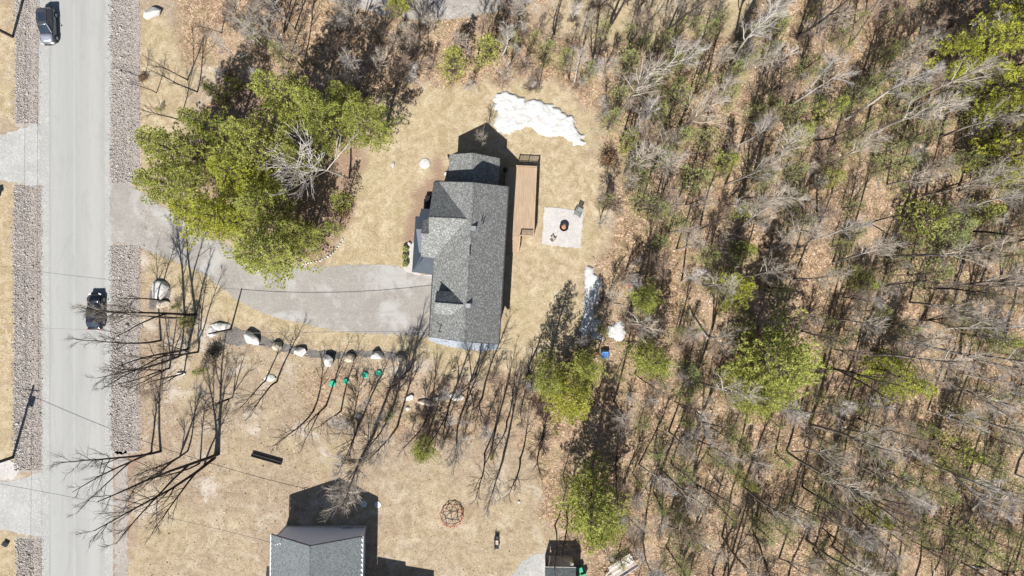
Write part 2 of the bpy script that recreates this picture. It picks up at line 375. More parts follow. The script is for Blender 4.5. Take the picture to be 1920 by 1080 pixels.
LAWN = [[(640, 470), (635, 385), (665, 335), (700, 290), (690, 235), (715, 185), (820, 170), (900, 165), (1040, 168), (1105, 240), (1128, 300), (1138, 370), (1128, 430), (1112, 490), (1100, 560), (1085, 620), (1040, 680), (980, 705), (880, 705), (770, 680), (620, 662), (500, 640), (440, 612), (380, 580), (340, 555), (300, 530), (268, 560), (262, 460), (400, 480), (560, 505)],
        [(262, 20), (330, 60), (360, 150), (345, 330), (262, 345)], [(-400, -300), (26, -300), (28, 230), (-30, 250), (-400, 250)], [(-400, 345), (26, 345), (36, 870), (-400, 890)], [(-400, 985), (32, 1000), (34, 1300), (-400, 1300)],
        [(1010, -300), (1440, -300), (1400, 55), (1250, 85), (1130, 78), (1030, 60)], [(720, 900), (900, 880), (1000, 930), (1010, 1040), (960, 1100), (720, 1100)], [(250, 960), (470, 950), (490, 1100), (240, 1100)]]
LIT = [[(1118, 70), (1420, 50), (1440, -600), (3000, -600), (3000, 2000), (1100, 2000), (1085, 1060), (1020, 980), (1020, 900), (960, 830), (980, 720), (1090, 650), (1125, 600), (1120, 500), (1140, 440), (1150, 380), (1140, 290), (1115, 230), (1060, 160), (1000, 150)],
       [(330, -300), (1000, -300), (1010, 60), (1120, 80), (1110, 170), (1000, 165), (900, 160), (820, 165), (720, 180), (560, 150), (420, 130), (340, 110)], [(560, 695), (900, 712), (1000, 712), (990, 800), (880, 830), (700, 800), (560, 780)]]
MUL = [[(350, 230), (420, 150), (560, 150), (700, 180), (690, 260), (690, 330), (650, 370), (645, 450), (600, 490), (560, 495), (430, 440), (360, 330)], [(255, 850), (215, 850), (218, 1100), (240, 1100)],
       [(770, 380), (790, 340), (815, 330), (830, 300), (845, 280), (850, 500), (770, 500)]]
W_ = np.zeros((ny, nx, 4), np.float32); W_[..., 3] = 1
for k, L in enumerate((LAWN, LIT, MUL)):
    for poly in L: W_[..., k] = np.maximum(W_[..., k], in_poly(PX, PY, poly))
W_[..., 0][(PX > 230) & (PX < 1010) & (PY > 880)] *= .45
W_[..., 1][(PX > 550) & (PX < 1000) & (PY > 690)] *= .6
for _ in range(2):
    W_[1:-1, 1:-1, :3] = (W_[1:-1, 1:-1, :3]*2+W_[:-2, 1:-1, :3]+W_[2:, 1:-1, :3]+W_[1:-1, :-2, :3]+W_[1:-1, 2:, :3])/6
HZ = (smooth_noise(nx, ny, 9, r2)*.5+smooth_noise(nx, ny, 3, r2)*.25)*np.clip(W_[..., 1], 0, 1)*(np.abs(GX) < 76)*np.clip((GX-9)/4, 0, 1)-.0
HZ = np.minimum(HZ, .2)
V = np.stack([GX.ravel(), GY.ravel(), HZ.ravel()], 1)
idx = np.arange(nx*ny).reshape(ny, nx)
F = np.stack([idx[:-1, :-1].ravel(), idx[:-1, 1:].ravel(), idx[1:, 1:].ravel(), idx[1:, :-1].ravel()], 1)
gm = np_mesh('ground', V, F, M['ground'], True)
ca = gm.color_attributes.new('zone', 'FLOAT_COLOR', 'POINT'); ca.data.foreach_set('color', W_.reshape(-1))
tag(link_mesh('ground', gm), kind='structure')
def gz(x, y):
    i = min(max(int(np.searchsorted(gx, x))-1, 0), nx-2); j = min(max(int(np.searchsorted(gy, y))-1, 0), ny-2)
    return float(min(HZ[j, i], HZ[j, i+1], HZ[j+1, i], HZ[j+1, i+1]))
def zone_at(x, y, k):
    i = min(max(int(np.searchsorted(gx, x))-1, 0), nx-2); j = min(max(int(np.searchsorted(gy, y))-1, 0), ny-2)
    return float(W_[j, i, k])

def chaikin(P, it=2):
    for _ in range(it):
        Q = []
        for i in range(len(P)):
            a, b = P[i], P[(i+1) % len(P)]
            Q += [(a[0]*.75+b[0]*.25, a[1]*.75+b[1]*.25), (a[0]*.25+b[0]*.75, a[1]*.25+b[1]*.75)]
        P = Q
    return P
def rough_edge(P, step=6, amp=1.5, seed=1, closed=True):
    r = random.Random(seed); Q = []
    for i in range(len(P) if closed else len(P)-1):
        a, b = P[i], P[(i+1) % len(P)]; L = math.hypot(b[0]-a[0], b[1]-a[1]); n = max(1, int(L/step))
        for k in range(n):
            f = k/n; Q.append((a[0]+(b[0]-a[0])*f+r.gauss(0, amp), a[1]+(b[1]-a[1])*f+r.gauss(0, amp)))
    return Q
def sheet(name, P, z, mat, amp=1.2, step=5, smooth=1, seed=1, kind='structure', parent=None):
    Q = rough_edge(chaikin(P, smooth) if smooth else P, step, amp, seed)
    bm = bmesh.new(); vs = [bm.verts.new(G(x, y, z)) for x, y in Q]
    for i in range(len(vs)): bm.edges.new((vs[i], vs[(i+1) % len(vs)]))
    bmesh.ops.triangle_fill(bm, edges=bm.edges, use_beauty=True, normal=(0, 0, 1))
    for f in bm.faces:
        if f.normal.z < 0: f.normal_flip()
    me = bpy.data.meshes.new(name); bm.to_mesh(me); bm.free()
    return tag(link_mesh(name, me, parent, mat), kind=kind)
def strip(x0, x1, y0, y1, n=30):
    return [(x0, y0+(y1-y0)*i/n) for i in range(n+1)]+[(x1, y1-(y1-y0)*i/n) for i in range(n+1)]
sheet('road_shoulder', strip(68, 212, -420, 1500), .004, M['shoulder'], .9, 4, 0, 2)
sheet('road', strip(92, 196, -420, 1500, 60), .010, M['road'], .35, 8, 0, 3)
sheet('driveway', [(205, 338), (240, 345), (268, 362), (300, 385), (350, 415), (400, 445), (450, 472), (520, 495), (590, 501), (660, 497), (742, 497), (760, 506), (775, 514), (822, 516), (818, 632), (740, 628), (640, 622), (560, 606), (500, 591), (440, 562), (395, 522), (335, 492), (290, 477), (262, 462), (225, 452), (205, 456)], .014, M['drive'], 1.1, 5, 1, 4)
sheet('side_driveway', [(-300, 262), (0, 255), (45, 240), (76, 225), (76, 352), (40, 345), (0, 338), (-300, 330)], .018, M['sidedrive'], 1.3, 5, 1, 5)
sheet('side_driveway', [(-300, 905), (0, 905), (50, 895), (78, 885), (78, 1008), (40, 1002), (0, 990), (-300, 985)], .018, M['sidedrive'], 1.3, 5, 1, 6)
sheet('side_driveway', [(205, -80), (480, -60), (760, -60), (1000, -60), (1004, 2), (960, 14), (880, 32), (800, 40), (720, 30), (660, 10), (560, -12), (400, -8), (262, 2), (205, -4)], .018, M['drive'], 1.6, 5, 1, 7)
sheet('side_driveway', [(955, 1082), (985, 1046), (1010, 1036), (1030, 1035), (1034, 1100), (1034, 1200), (900, 1200)], .014, M['sidedrive'], 1.2, 5, 1, 8)
sheet('gravel_pad', [(1021, 388), (1058, 391), (1094, 397), (1092, 430), (1088, 466), (1050, 462), (1016, 458), (1018, 420)], .035, M['pad'], .7, 4, 0, 9)
sheet('walkway', [(762, 455), (776, 452), (780, 480), (778, 514), (822, 516), (822, 520), (760, 512), (755, 500), (762, 480)], .020, M['pad'], .5, 4, 1, 10)
sheet('gravel_bed', [(806, 629), (870, 636), (930, 640), (934, 655), (900, 657), (850, 652), (804, 638)], .012, M['bluestone'], 1.1, 4, 0, 11)
sheet('gravel_bed', [(416, 622), (436, 612), (470, 622), (520, 640), (570, 652), (620, 660), (700, 656), (756, 664), (752, 678), (700, 668), (660, 668), (620, 676), (570, 668), (520, 656), (470, 644), (440, 650), (420, 640)], .012, M['darkmulch'], 1.3, 4, 1, 12)
sheet('gravel_bed', [(284, 530), (302, 522), (320, 535), (318, 560), (300, 575), (280, 585), (280, 555)], .012, M['darkmulch'], 1.3, 4, 1, 13)
sheet('worn_ground', [(-40, 858), (30, 862), (40, 885), (20, 900), (-40, 902)], .016, M['pad'], 2.0, 4, 1, 14)
# the stone lined ditches beside the road
DITCH = [('left', strip(28, 72, -300, 238, 20), 30, 71, -90, 232), ('left2', strip(26, 78, 346, 886, 20), 27, 77, 348, 882), ('left3', strip(31, 79, 1006, 1400, 20), 32, 78, 1010, 1200),
         ('right', strip(208, 262, -8, 348, 16), 209, 262, 0, 344), ('right2', strip(208, 262, 456, 850, 16), 209, 262, 460, 846), ('right3', strip(216, 240, 846, 1400, 16), 217, 238, 850, 1200)]
ico = None
def ico_np(sub):
    bm = bmesh.new(); bmesh.ops.create_icosphere(bm, subdivisions=sub, radius=1)
    V = np.array([v.co[:] for v in bm.verts]); F = np.array([[v.index for v in f.verts] for f in bm.faces]); bm.free(); return V, F
IV = np.array([(1, 0, 0), (0, 1, 0), (-1, 0, 0), (0, -1, 0), (.1, .1, 1), (0, 0, -.8), (.75, .7, .35), (-.7, .7, .3), (-.7, -.75, .35), (.7, -.7, .3)], float)
IF = np.array([(0, 6, 4), (6, 1, 4), (1, 7, 4), (7, 2, 4), (2, 8, 4), (8, 3, 4), (3, 9, 4), (9, 0, 4), (0, 5, 6), (6, 5, 1), (1, 5, 7), (7, 5, 2), (2, 5, 8), (8, 5, 3), (3, 5, 9), (9, 5, 0)])
def stones_mesh(name, pts, sizes, mat, flat=.65):
    n = len(pts); r = np.random.default_rng(len(pts))
    Vv = IV[None]*(1+r.uniform(-.28, .28, (n, len(IV), 1)))
    sc3 = np.stack([sizes*r.uniform(.7, 1.3, n), sizes*r.uniform(.7, 1.3, n), sizes*flat*r.uniform(.7, 1.3, n)], 1)
    Vv = Vv*sc3[:, None]; a = r.uniform(0, 6.28, n); ca_, sa = np.cos(a)[:, None], np.sin(a)[:, None]
    X = Vv[..., 0]*ca_-Vv[..., 1]*sa; Y = Vv[..., 0]*sa+Vv[..., 1]*ca_
    Vv = np.stack([X, Y, Vv[..., 2]], 2)+pts[:, None]
    Ff = (IF[None]+(np.arange(n)*len(IV))[:, None, None]).reshape(-1, 3)
    return np_mesh(name, Vv.reshape(-1, 3), Ff, mat)
for nm, poly, x0, x1, y0, y1 in DITCH:
    sheet('ditch_bed', poly, .012, M['ditchbed'], 1.6, 4, 0, hash(nm) % 7 if False else len(nm)+x0)
    area = (x1-x0)*(y1-y0)/225.0; dens = 110 if nm != 'right3' else 3
    n = int(area*dens); r = np.random.default_rng(int(x0+y1))
    px = r.uniform(x0, x1, n); py = r.uniform(y0, y1, n)
    if nm.startswith('right') and nm != 'right3':                       # a bare brown streak along the ditch bottom
        keep = ~((np.abs(px-(236+3*np.sin(py*.03))) < 3) & (r.random(n) < .5)); px, py = px[keep], py[keep]
    else:
        keep = ~((np.abs(px-(x0+30+3*np.sin(py*.02))) < 3.5) & (r.random(n) < .45)); px, py = px[keep], py[keep]
    sz = r.lognormal(math.log(.047), .38, len(px)); edge = np.minimum(px-x0, x1-px)/8.0
    out_ = r.random(len(px)) < .10; px = np.where(out_, px+r.normal(0, 1, len(px))*(np.where(px > (x0+x1)/2, x1+1, x0-1)-px > 0)*0+np.where(out_, np.where(px > (x0+x1)/2, x1, x0)-px+r.normal(0, 3.0, len(px)), 0), px)
    sz = np.where(px > (x1-14), sz*.72, sz)
    pts = np.stack([(px-960)/S, (540-py)/S, sz*.25+.02], 1)
    tag(link_mesh('ditch_stones', stones_mesh('ditch_stones', pts, sz, M['stones'])), 'pink and grey riprap stones filling the roadside ditch', 'stones', kind='stuff')
# snow
def snow(P, label, h=.22, seed=1):
    Q = rough_edge(chaikin(P, 1), 4, 2.4, seed); xs = [p[0] for p in Q]; ys = [p[1] for p in Q]
    st = 1.8; X, Y = np.meshgrid(np.arange(min(xs)-4, max(xs)+4, st), np.arange(min(ys)-4, max(ys)+4, st))
    ins = in_poly(X, Y, Q).astype(float); d = ins.copy()
    for _ in range(4):
        e = d.copy(); e[1:-1, 1:-1] = (d[1:-1, 1:-1]+d[:-2, 1:-1]+d[2:, 1:-1]+d[1:-1, :-2]+d[1:-1, 2:])/5; d = e*ins
    r = np.random.default_rng(seed); nz = smooth_noise(X.shape[1], X.shape[0], 5, r)*.5+smooth_noise(X.shape[1], X.shape[0], 2, r)*.3
    Z = np.where(ins > 0, .05+d*h*.8*(1+.8*nz), -.02)
    n0, m0 = X.shape; V = np.stack([((X-960)/S).ravel(), ((540-Y)/S).ravel(), Z.ravel()], 1); idx = np.arange(n0*m0).reshape(n0, m0)
    Ff = np.stack([idx[:-1, :-1].ravel(), idx[1:, :-1].ravel(), idx[1:, 1:].ravel(), idx[:-1, 1:].ravel()], 1)
    zz = Z.ravel()[Ff]; Ff = Ff[(zz > 0).any(1)]
    used, inv = np.unique(Ff, return_inverse=True); V = V[used]; Ff = inv.reshape(-1, 4)
    return tag(link_mesh('snow_patch', np_mesh('snow_patch', V, Ff, M['snow'], True)), label, 'snow')
snow([(921, 192), (934, 172), (950, 172), (968, 180), (985, 190), (1000, 186), (1020, 190), (1034, 203), (1048, 208), (1056, 214), (1066, 219), (1076, 226), (1082, 240), (1086, 252), (1101, 265), (1094, 271), (1078, 268), (1058, 258), (1050, 250), (1040, 256), (1020, 255), (1005, 250), (996, 236), (985, 236), (962, 246), (945, 252), (930, 242), (926, 226), (936, 212)], 'long melting snow patch on the lawn behind the house, north of the deck', .30, 3)
snow([(1096, 500), (1107, 496), (1114, 514), (1122, 516), (1130, 532), (1124, 558), (1114, 580), (1110, 598), (1125, 600), (1127, 612), (1104, 626), (1088, 640), (1092, 606), (1094, 560), (1097, 530)], 'narrow snow patch partly in pine shadow at the edge of the woods', .28, 4)
snow([(1139, 628), (1141, 612), (1152, 608), (1168, 598), (1174, 608), (1172, 630), (1156, 640)], 'small rounded snow patch above the blue tarp', .22, 5)
snow([(1111, 622), (1128, 624), (1134, 634), (1120, 638), (1108, 636)], 'smallest snow remnant between the two patches by the woods', .15, 6)

# boulders
def rock(name, px, py, a, b, h, mat, label, cat='boulder', group=None, seed=0, rz=0):
    r = random.Random(seed*17+int(px)); bm = bmesh.new(); a /= S*2; b /= S*2
    for k in range(9):
        th = r.uniform(0, 6.283); ph = r.uniform(-.3, 1.0); cr = math.sqrt(max(0, 1-min(1, abs(ph))**2))
        q = r.uniform(.82, 1.05)
        bm.verts.new((a*q*cr*math.cos(th), b*q*cr*math.sin(th), h*q*(ph*.9)))
    for k in range(7):
        th = k*.898+r.uniform(-.35, .35); q = r.uniform(.78, 1.1); bm.verts.new((a*q*math.cos(th), b*q*math.sin(th), h*r.uniform(-.1, .55)))
    res = bmesh.ops.convex_hull(bm, input=bm.verts)
    bmesh.ops.delete(bm, geom=[v for v in bm.verts if not v.link_faces], context='VERTS')
    bmesh.ops.bevel(bm, geom=bm.edges, offset=min(a, b)*.07, segments=1, affect='EDGES')
    me = bpy.data.meshes.new(name); bm.to_mesh(me); bm.free()
    o = link_mesh(name, me, None, mat); o.scale = (1.22, 1.22, 1.35); o.location = G(px, py, .02); o.rotation_euler = (0, 0, rz)
    return tag(o, label, cat, group)
RW, RT = M['rock_white'], M['rock_tan']
for i, (px, py, a, b, h, m_, lab, rz) in enumerate([
    (288, 26, 32, 20, .9, RW, 'large pale boulder at the top edge of the road side lawn', .3),
    (301, 543, 30, 34, .8, RW, 'big white boulder in the grey bed on the point of lawn by the driveway', -.6),
    (304, 570, 26, 16, .6, RT, 'low tan boulder just below the big white one at the driveway point', .1),
    (413, 612, 38, 14, .45, RW, 'long flat pale rock slab at the foot of the short utility pole', -.05),
    (398, 622, 18, 18, .5, RW, 'white rock left of the short utility pole', .5),
    (376, 628, 10, 18, .4, RW, 'narrow white rock furthest left of the pole rocks', 0),
    (473, 634, 34, 22, 1.1, RW, 'widest white boulder of the bordering row, first right of the pole', -.5),
    (520, 648, 20, 16, .9, RT, 'tan boulder second in the row below the driveway', 0),
    (565, 659, 24, 15, .7, RW, 'pale grey angular boulder third in the row below the driveway', -.2),
    (617, 676, 18, 23, 1.2, RW, 'tall white pointed boulder in the middle of the row', .1),
    (657, 671, 20, 15, .9, RT, 'cream boulder right of the pointed one in the row', .1),
    (707, 666, 22, 15, 1.0, RW, 'white boulder second from the right end of the row', 0),
    (751, 674, 20, 20, .9, RT, 'pinkish boulder at the right end of the row under a bare tree', 0),
    (506, 709, 22, 12, .3, RW, 'flat broken rocks at the foot of the thin tree on the south lawn', 0),
    (797, 307, 19, 17, .25, RW, 'white stone slab on the lawn left of the north roof', .4),
    (737, 309, 6, 10, .2, RW, 'tiny white stone alone on the front lawn', 0),
    (768, 458, 8, 8, .35, RW, 'round pale stone at the end of the foundation shrubs', 0),
    (836, 326, 7, 7, .3, RW, 'small pale stone beside the north wing wall', 0),
    (767, 746, 18, 11, .4, RW, 'pale grey rock at the left end of the low ledge', .3),
    (799, 755, 32, 12, .45, RT, 'longest tan slab of the low stone ledge', -.2),
    (826, 747, 24, 10, .4, RT, 'middle slab of the low stone ledge', .1),
    (856, 744, 28, 12, .4, RW, 'pale slab at the right end of the low stone ledge', -.1),
    (765, 766, 8, 8, .3, RW, 'little grey rock below the left end of the ledge', .2),
    (672, 779, 12, 9, .3, RW, 'small white rock at the base of a forked bare tree', 0),
    (360, 320, 10, 8, .3, RT, 'small pale rock showing among the big pines', 0),
    (588, 466, 16, 8, .3, RW, 'pale rock in the mulch bed inside the stone border', 0),
    (1129, 372, 14, 10, .3, RW, 'pale rock at the lawn edge beside the woods', .4),
    (322, 672, 10, 7, .3, RW, 'small pale rock among the roadside saplings', 0),
    (340, 700, 14, 7, .3, RW, 'flat pale rock lowest among the roadside saplings', 0),
    (973, 941, 5, 5, .2, RW, 'tiny white stone on the leafy ground beyond the climbing dome', 0)]):
    rock('boulder', px, py, a, b, h, m_, lab, 'boulder', None, i+1, rz)
# border of small stones round the mulch bed
bp = [(560, 498), (574, 494), (588, 491), (600, 489), (610, 484), (620, 478), (629, 470), (636, 461), (641, 452), (643, 446)]
k = 0; pos_ = []
for a, b in zip(bp[:-1], bp[1:]):
    L = math.hypot(b[0]-a[0], b[1]-a[1]); n = max(2, int(L/4.2))
    for i in range(n): f = i/n; pos_.append((a[0]+(b[0]-a[0])*f+random.gauss(0, .5), a[1]+(b[1]-a[1])*f+random.gauss(0, .5)))
protos = [rock('border_stone', 0, 0, 5.4, 4.4, .22, RW, 'fist sized pale stone in the curved border of the mulch bed', 'stone', 'border stones round the mulch bed', s_) for s_ in (1, 2, 3)]
for i, (x, y) in enumerate(pos_):
    o = protos[i] if i < 3 else protos[i % 3].copy()
    if i >= 3: COL.objects.link(o)
    o.location = G(x, y, .03); o.rotation_euler = (0, 0, random.uniform(0, 6)); s_ = random.uniform(.7, 1.15); o.scale = (s_, s_, s_)

# ------------------------------------------------------------------ roofs and houses
def slope(pts, parent, mat, name='roof_slope', th=.12, label=None):
    """roof plane: pts = eave a, eave b, then the rest; UV in metres along and up the slope"""
    P = [Vector(p) for p in pts]; e = (P[1]-P[0]).normalized(); nrm = e.cross(P[2]-P[0]).normalized()
    if nrm.z < 0: nrm = -nrm
    up = nrm.cross(e).normalized(); up = up if up.dot(P[2]-P[0]) > 0 else -up
    uv = [((p-P[0]).dot(e), (p-P[0]).dot(up)) for p in P]
    n = len(P); bot = [p-nrm*th for p in P]; cc = (P[1]-P[0]).cross(P[2]-P[0]).z
    top = list(range(n)) if cc > 0 else list(range(n-1, -1, -1))
    mb = MB(); fs = [tuple(top)]; us = [[uv[i] for i in top]]
    fs.append(tuple(i+n for i in reversed(top))); us.append([uv[i] for i in reversed(top)])
    for q in range(n):
        i, j = top[q], top[(q+1) % n]; fs.append((i, i+n, j+n, j)); us.append([uv[i], uv[i], uv[j], uv[j]])
    mb.add(P+bot, fs, us); o = mb.build(name, mat, parent)
    if label: o['label'] = label
    return o
def ridgecap(a, b, parent, mat, wd=.3):
    a = Vector(a); b = Vector(b); L = (b-a).length; n = max(1, int(L/1.2)); mb = MB()
    d = (b-a)/n; sd = Vector((d.y, -d.x, 0)).normalized()*wd/2
    for i in range(n):
        p = a+d*i; q = p+d*.98; z = Vector((0, 0, .035)); dn = Vector((0, 0, -.09))
        mb.add([p+sd+dn, p+z, p-sd+dn, q+sd+dn, q+z, q-sd+dn], [(0, 1, 4, 3), (1, 2, 5, 4)], [[(0, i), (.15, i), (.15, i+1), (0, i+1)], [(.15, i), (.3, i), (.3, i+1), (.15, i+1)]])
    return mb.build('ridge_cap', mat, parent)
def gablewall(c4, he, ra, rb, hr, parent, mat, name='wall'):
    """closed wall block: c4 ground corners (eave a start/end, eave b end/start); ra,rb ridge ground points"""
    A, B, C_, D = [Vector(p) for p in c4]; z = lambda p, h: (p[0], p[1], h); V = [z(A, -.1), z(B, -.1), z(C_, -.1), z(D, -.1), z(A, he), z(B, he), z(C_, he), z(D, he), z(ra, hr), z(rb, hr)]
    # order A (eave1 at a), B (eave1 at b), C (eave2 at b), D (eave2 at a)
    return MB().add(V, [(0, 1, 5, 4), (1, 2, 6, 9, 5), (2, 3, 7, 6), (3, 0, 4, 8, 7), (4, 5, 9, 8), (7, 8, 9, 6), (3, 2, 1, 0)]).build(name, mat, parent)
def lerp(a, b, f): return Vector(a)+(Vector(b)-Vector(a))*f

def window(parent, c, wd, ht, ax, out, frame=None, glass=None):
    """framed window on a wall: c centre, ax unit along wall, out unit outwards"""
    c = Vector(c); ax = Vector(ax).normalized(); out = Vector(out).normalized(); Mx = Matrix((ax, out, Vector((0, 0, 1)))).transposed()
    f = MB()
    f.box(c+out*.03+Vector((0, 0, ht/2)), (wd+.16, .08, .09), M=Mx); f.box(c+out*.03-Vector((0, 0, ht/2)), (wd+.16, .08, .09), M=Mx)
    f.box(c+out*.03+ax*wd/2, (.08, .08, ht-.09), M=Mx); f.box(c+out*.03-ax*wd/2, (.08, .08, ht-.09), M=Mx)
    fo = f.build('window', frame or M['trim'], parent)
    MB().box(c+out*.012, (wd-.08, .03, ht-.09), M=Mx).build('pane', glass or M['glass'], fo)
    return fo
# ---- main house
H = empty('house', G(885, 490), 0, 'grey shingled house with cross gables and navy porch roof between driveway and deck', 'house')
Hinv = Matrix.Translation(-Vector(H.location))
class Kids:                       # children are modelled in world space, then shifted to the parent
    pass
def settle(root):
    for ch in root.children:
        if ch.get('_s'): continue
        ch.matrix_parent_inverse = Matrix.Translation(-Vector(root.location)) if root.rotation_euler.z == 0 else root.matrix_basis.inverted(); ch['_s'] = 1
    for ch in root.children: del ch['_s']
hr, he = 8.2, 4.6
R0, R1 = U(887.5, 342, hr), U(870, 640.5, hr)
E0, E1 = U(953, 350, he), U(935, 645, he)
W0, W1 = U(822.5, 340.5, he), U(805, 631, he)
sh = M['shingle']
slope([E0, E1, R1, R0], H, sh); slope([W0, W1, R1, R0], H, sh)
ridgecap(R0, R1, H, sh)
def inset(p, dx, dy, z=None): return Vector((p[0]+dx, p[1]+dy, p[2] if z is None else z))
dn = (R1-R0).normalized(); dn.z = 0; side = Vector((-dn.y, dn.x, 0))   # side points east
A, B, C_, D = E0+dn*.4-side*.45, E1-dn*.4-side*.45, W1-dn*.4+side*.45, W0+dn*.4+side*.45
gablewall((A, B, C_, D), he-.02+.0, R0+dn*.4, R1-dn*.4, hr-.28, H, M['siding_navy'])
for a, b, s_ in ((E0, E1, 1), (W1+(W0-W1)*0, W1+(W0-W1)*.40, -1)):
    MB().beam(Vector(a)+side*.06*s_-Vector((0, 0, .1)), Vector(b)+side*.06*s_-Vector((0, 0, .1)), .12, .12).build('gutter', M['darktrim'], H)
# rake boards
for a, b in ((E0, R0), (R0, W0), (E1, R1), (R1, W1)):
    MB().beam(Vector(a)-Vector((0, 0, .14))+dn*(.03 if a in (E1, R1) and b in (R1, W1) else -.03), Vector(b)-Vector((0, 0, .14))+dn*(.03 if b in (R1, W1) and a in (E1, R1) else -.03), .05, .18).build('rake_board', M['darktrim'], H)
# big cross gable facing the road
c_hr = 7.8; CR0, CR1 = U(803.8, 407, c_hr), U(882, 411, c_hr)
N0, N1 = U(813.5, 339.5, he), U(868, 343.5, he)
s0, s1 = U(805, 481.5, he), U(868, 485, he)
slope([N0, N1, CR1, CR0], H, sh); slope([s0, s1, CR1, CR0], H, sh); ridgecap(CR0, CR1, H, sh)
gablewall((N0+Vector((.45, -.4, 0)), N1+Vector((0, -.4, 0)), s1+Vector((0, .4, 0)), s0+Vector((.45, .4, 0))), he-.03, CR0+Vector((.6, 0, 0)), CR1, c_hr-.3, H, M['siding_navy'])
# nested smaller gable
n_h = 6.45; NR0, NR1 = U(789, 437.5, n_h), U(812, 438.6, n_h)
slope([U(796.5, 397, 4.75), U(816, 397.8, 4.75), NR1, NR0], H, sh)
slope([U(789.3, 481.2, he+.03), U(819.5, 484.3, he+.03), U(826, 439.4, n_h+.03), U(789, 437.5, n_h+.03)], H, sh); ridgecap(NR0, NR1, H, sh, .22)
gablewall((U(799, 399, 0), U(818, 400, 0), U(822, 479, 0), U(795, 477, 0)), he-.05, U(793, 437.5, 0), U(818, 438.5, 0), n_h-.35, H, M['siding_navy'])
# garage dormer
d_h = 8.02; d_e = 6.75; DR0, DR1 = U(815.5, 567, d_h), U(872.5, 571.5, d_h)
slope([U(818.5, 545.5, d_e), U(856, 547.3, d_e), DR1, DR0], H, sh); slope([U(814, 589, d_e), U(853, 591.5, d_e), DR1, DR0], H, sh); ridgecap(DR0, DR1, H, sh, .22)
gablewall((U(823, 549, 4.6), U(858, 551, 4.6), U(856, 587, 4.6), U(820, 585, 4.6)), d_e-.04, U(821, 567.5, d_h-.3), U(864, 570.5, d_h-.3), d_h-.28, H, M['siding_navy'])
# low north wing
X0, X1 = U(887, 286.5, 5.5), U(884.5, 346, 5.5)
slope([U(937.5, 297, 3.3), U(934.5, 352, 3.3), X1, X0], H, sh); slope([U(842.5, 289.5, 3.3), U(839, 346, 3.3), X1, X0], H, sh); ridgecap(X0, X1, H, sh)
wl = [U(932, 302, 0), U(929, 356, 0), U(846, 352, 0), U(848.5, 296, 0)]
wl = [Vector((p.x*.965, p.y*.965, 0)) for p in wl]
gablewall(wl, 3.26, (X0+Vector((0, -.4, 0))), X1, 5.2, H, M['siding_navy'])
# porch roof of standing seam metal
pr = slope([U(772.5, 510, 2.7), U(819, 516.5, 2.7), U(821, 484, 3.9), U(789, 481, 3.9)], H, M['navymetal'], 'porch_roof')
pw = slope([U(779, 405, 2.7), U(772.5, 510, 2.7), U(792, 484, 3.9), U(797, 407, 3.9)], H, M['navymetal'], 'porch_roof')
for i in range(8):
    f = (i+.5)/8; MB().beam(lerp(U(772.5, 510, 2.72), U(819, 516.5, 2.72), f), lerp(U(789, 481, 3.92), U(821, 484, 3.92), f), .03, .04).build('seam', M['navymetal'], pr)
for i in range(13):
    f = (i+.5)/13*.8; MB().beam(lerp(U(779, 405, 2.72), U(772.5, 510, 2.72), f), lerp(U(797, 407, 3.92), U(792, 484, 3.92), f), .03, .04).build('seam', M['navymetal'], pw)
MB().beam(U(772.5, 510, 2.75), U(791, 482, 3.95), .08, .06).build('hip_cap', M['navymetal'], H)
for x, y in ((781, 412), (778, 460), (775, 505), (812, 513)):
    p = U(x, y, 2.6); MB().box((p.x+.25, p.y+.2, 1.3), (.16, .16, 2.5)).build('porch_post', M['trim'], H)
# vents, pipes, mast
def on_east(py, f): return lerp(lerp(R0, R1, (py-342)/298.5), lerp(E0, E1, (py-342)/298.5), f)
for py, f in ((428, .08), (573, .06)):
    p = on_east(py, f); v = MB().box(p+Vector((0, 0, .14)), (.42, .42, .34), rz=-.05).build('roof_vent', M['galv'], H, bevel=.03)
    MB().box(p+Vector((0, 0, .33)), (.52, .52, .05), rz=-.05).build('vent_cap', M['galv'], v)
for py, f, h in ((417, .33, .75), (411.5, .29, .55)):
    p = on_east(py, f); MB().cyl(p-Vector((0, 0, .2)), .06, h+.2, 10).build('vent_pipe', M['black'], H)
p = on_east(468, .02); MB().box(p+Vector((0, 0, .03)), (.14, 1.2, .10), rz=-.05).build('ridge_vent', M['black'], H)
mast = U(824, 620, 5.6); zt = 6.5
MB().tube([(mast.x, mast.y, 5.0), (mast.x, mast.y, zt)], .045, 8).build('service_mast', M['black'], H)
MB().tube([(mast.x, mast.y, zt), (mast.x+.12, mast.y, zt+.12), (mast.x+.25, mast.y-.02, zt)], .06, 8).build('weatherhead', M['black'], H)
# windows and doors
for f in (.12, .30, .52, .74, .9):
    p = lerp(A, B, f); window(H, (p.x, p.y, 2.6), 1.2, 1.3, dn, side)
MB().box((lerp(A, B, .52)+side*.16)+Vector((0, 0, -3.2)), (.35, .9, 1.1), rz=-.05).build('window_box', M['blueglass'], H)
for f in (.16, .62):
    p = lerp(C_, lerp(C_, D, .36), f+.1); Mx = Matrix((dn, -side, Vector((0, 0, 1)))).transposed()
    MB().box((p.x-side.x*.04, p.y-side.y*.04, 1.2), (2.6, .06, 2.3), M=Mx).build('garage_door', M['trim'], H)
p = lerp(C_, D, .62)-side*2.0; 
for f in (.3, .7):
    p = lerp(D, A, f); window(H, (p.x, p.y, 5.4), 1.0, 1.1, side, -dn)
MB().box(G(803, 383, .35), (.62, 1.95, .75)).build('black_wall_box', M['black'], H)  # plain black box on the ground along the west wall
for o_ in list(H.children): pass
settle(H)

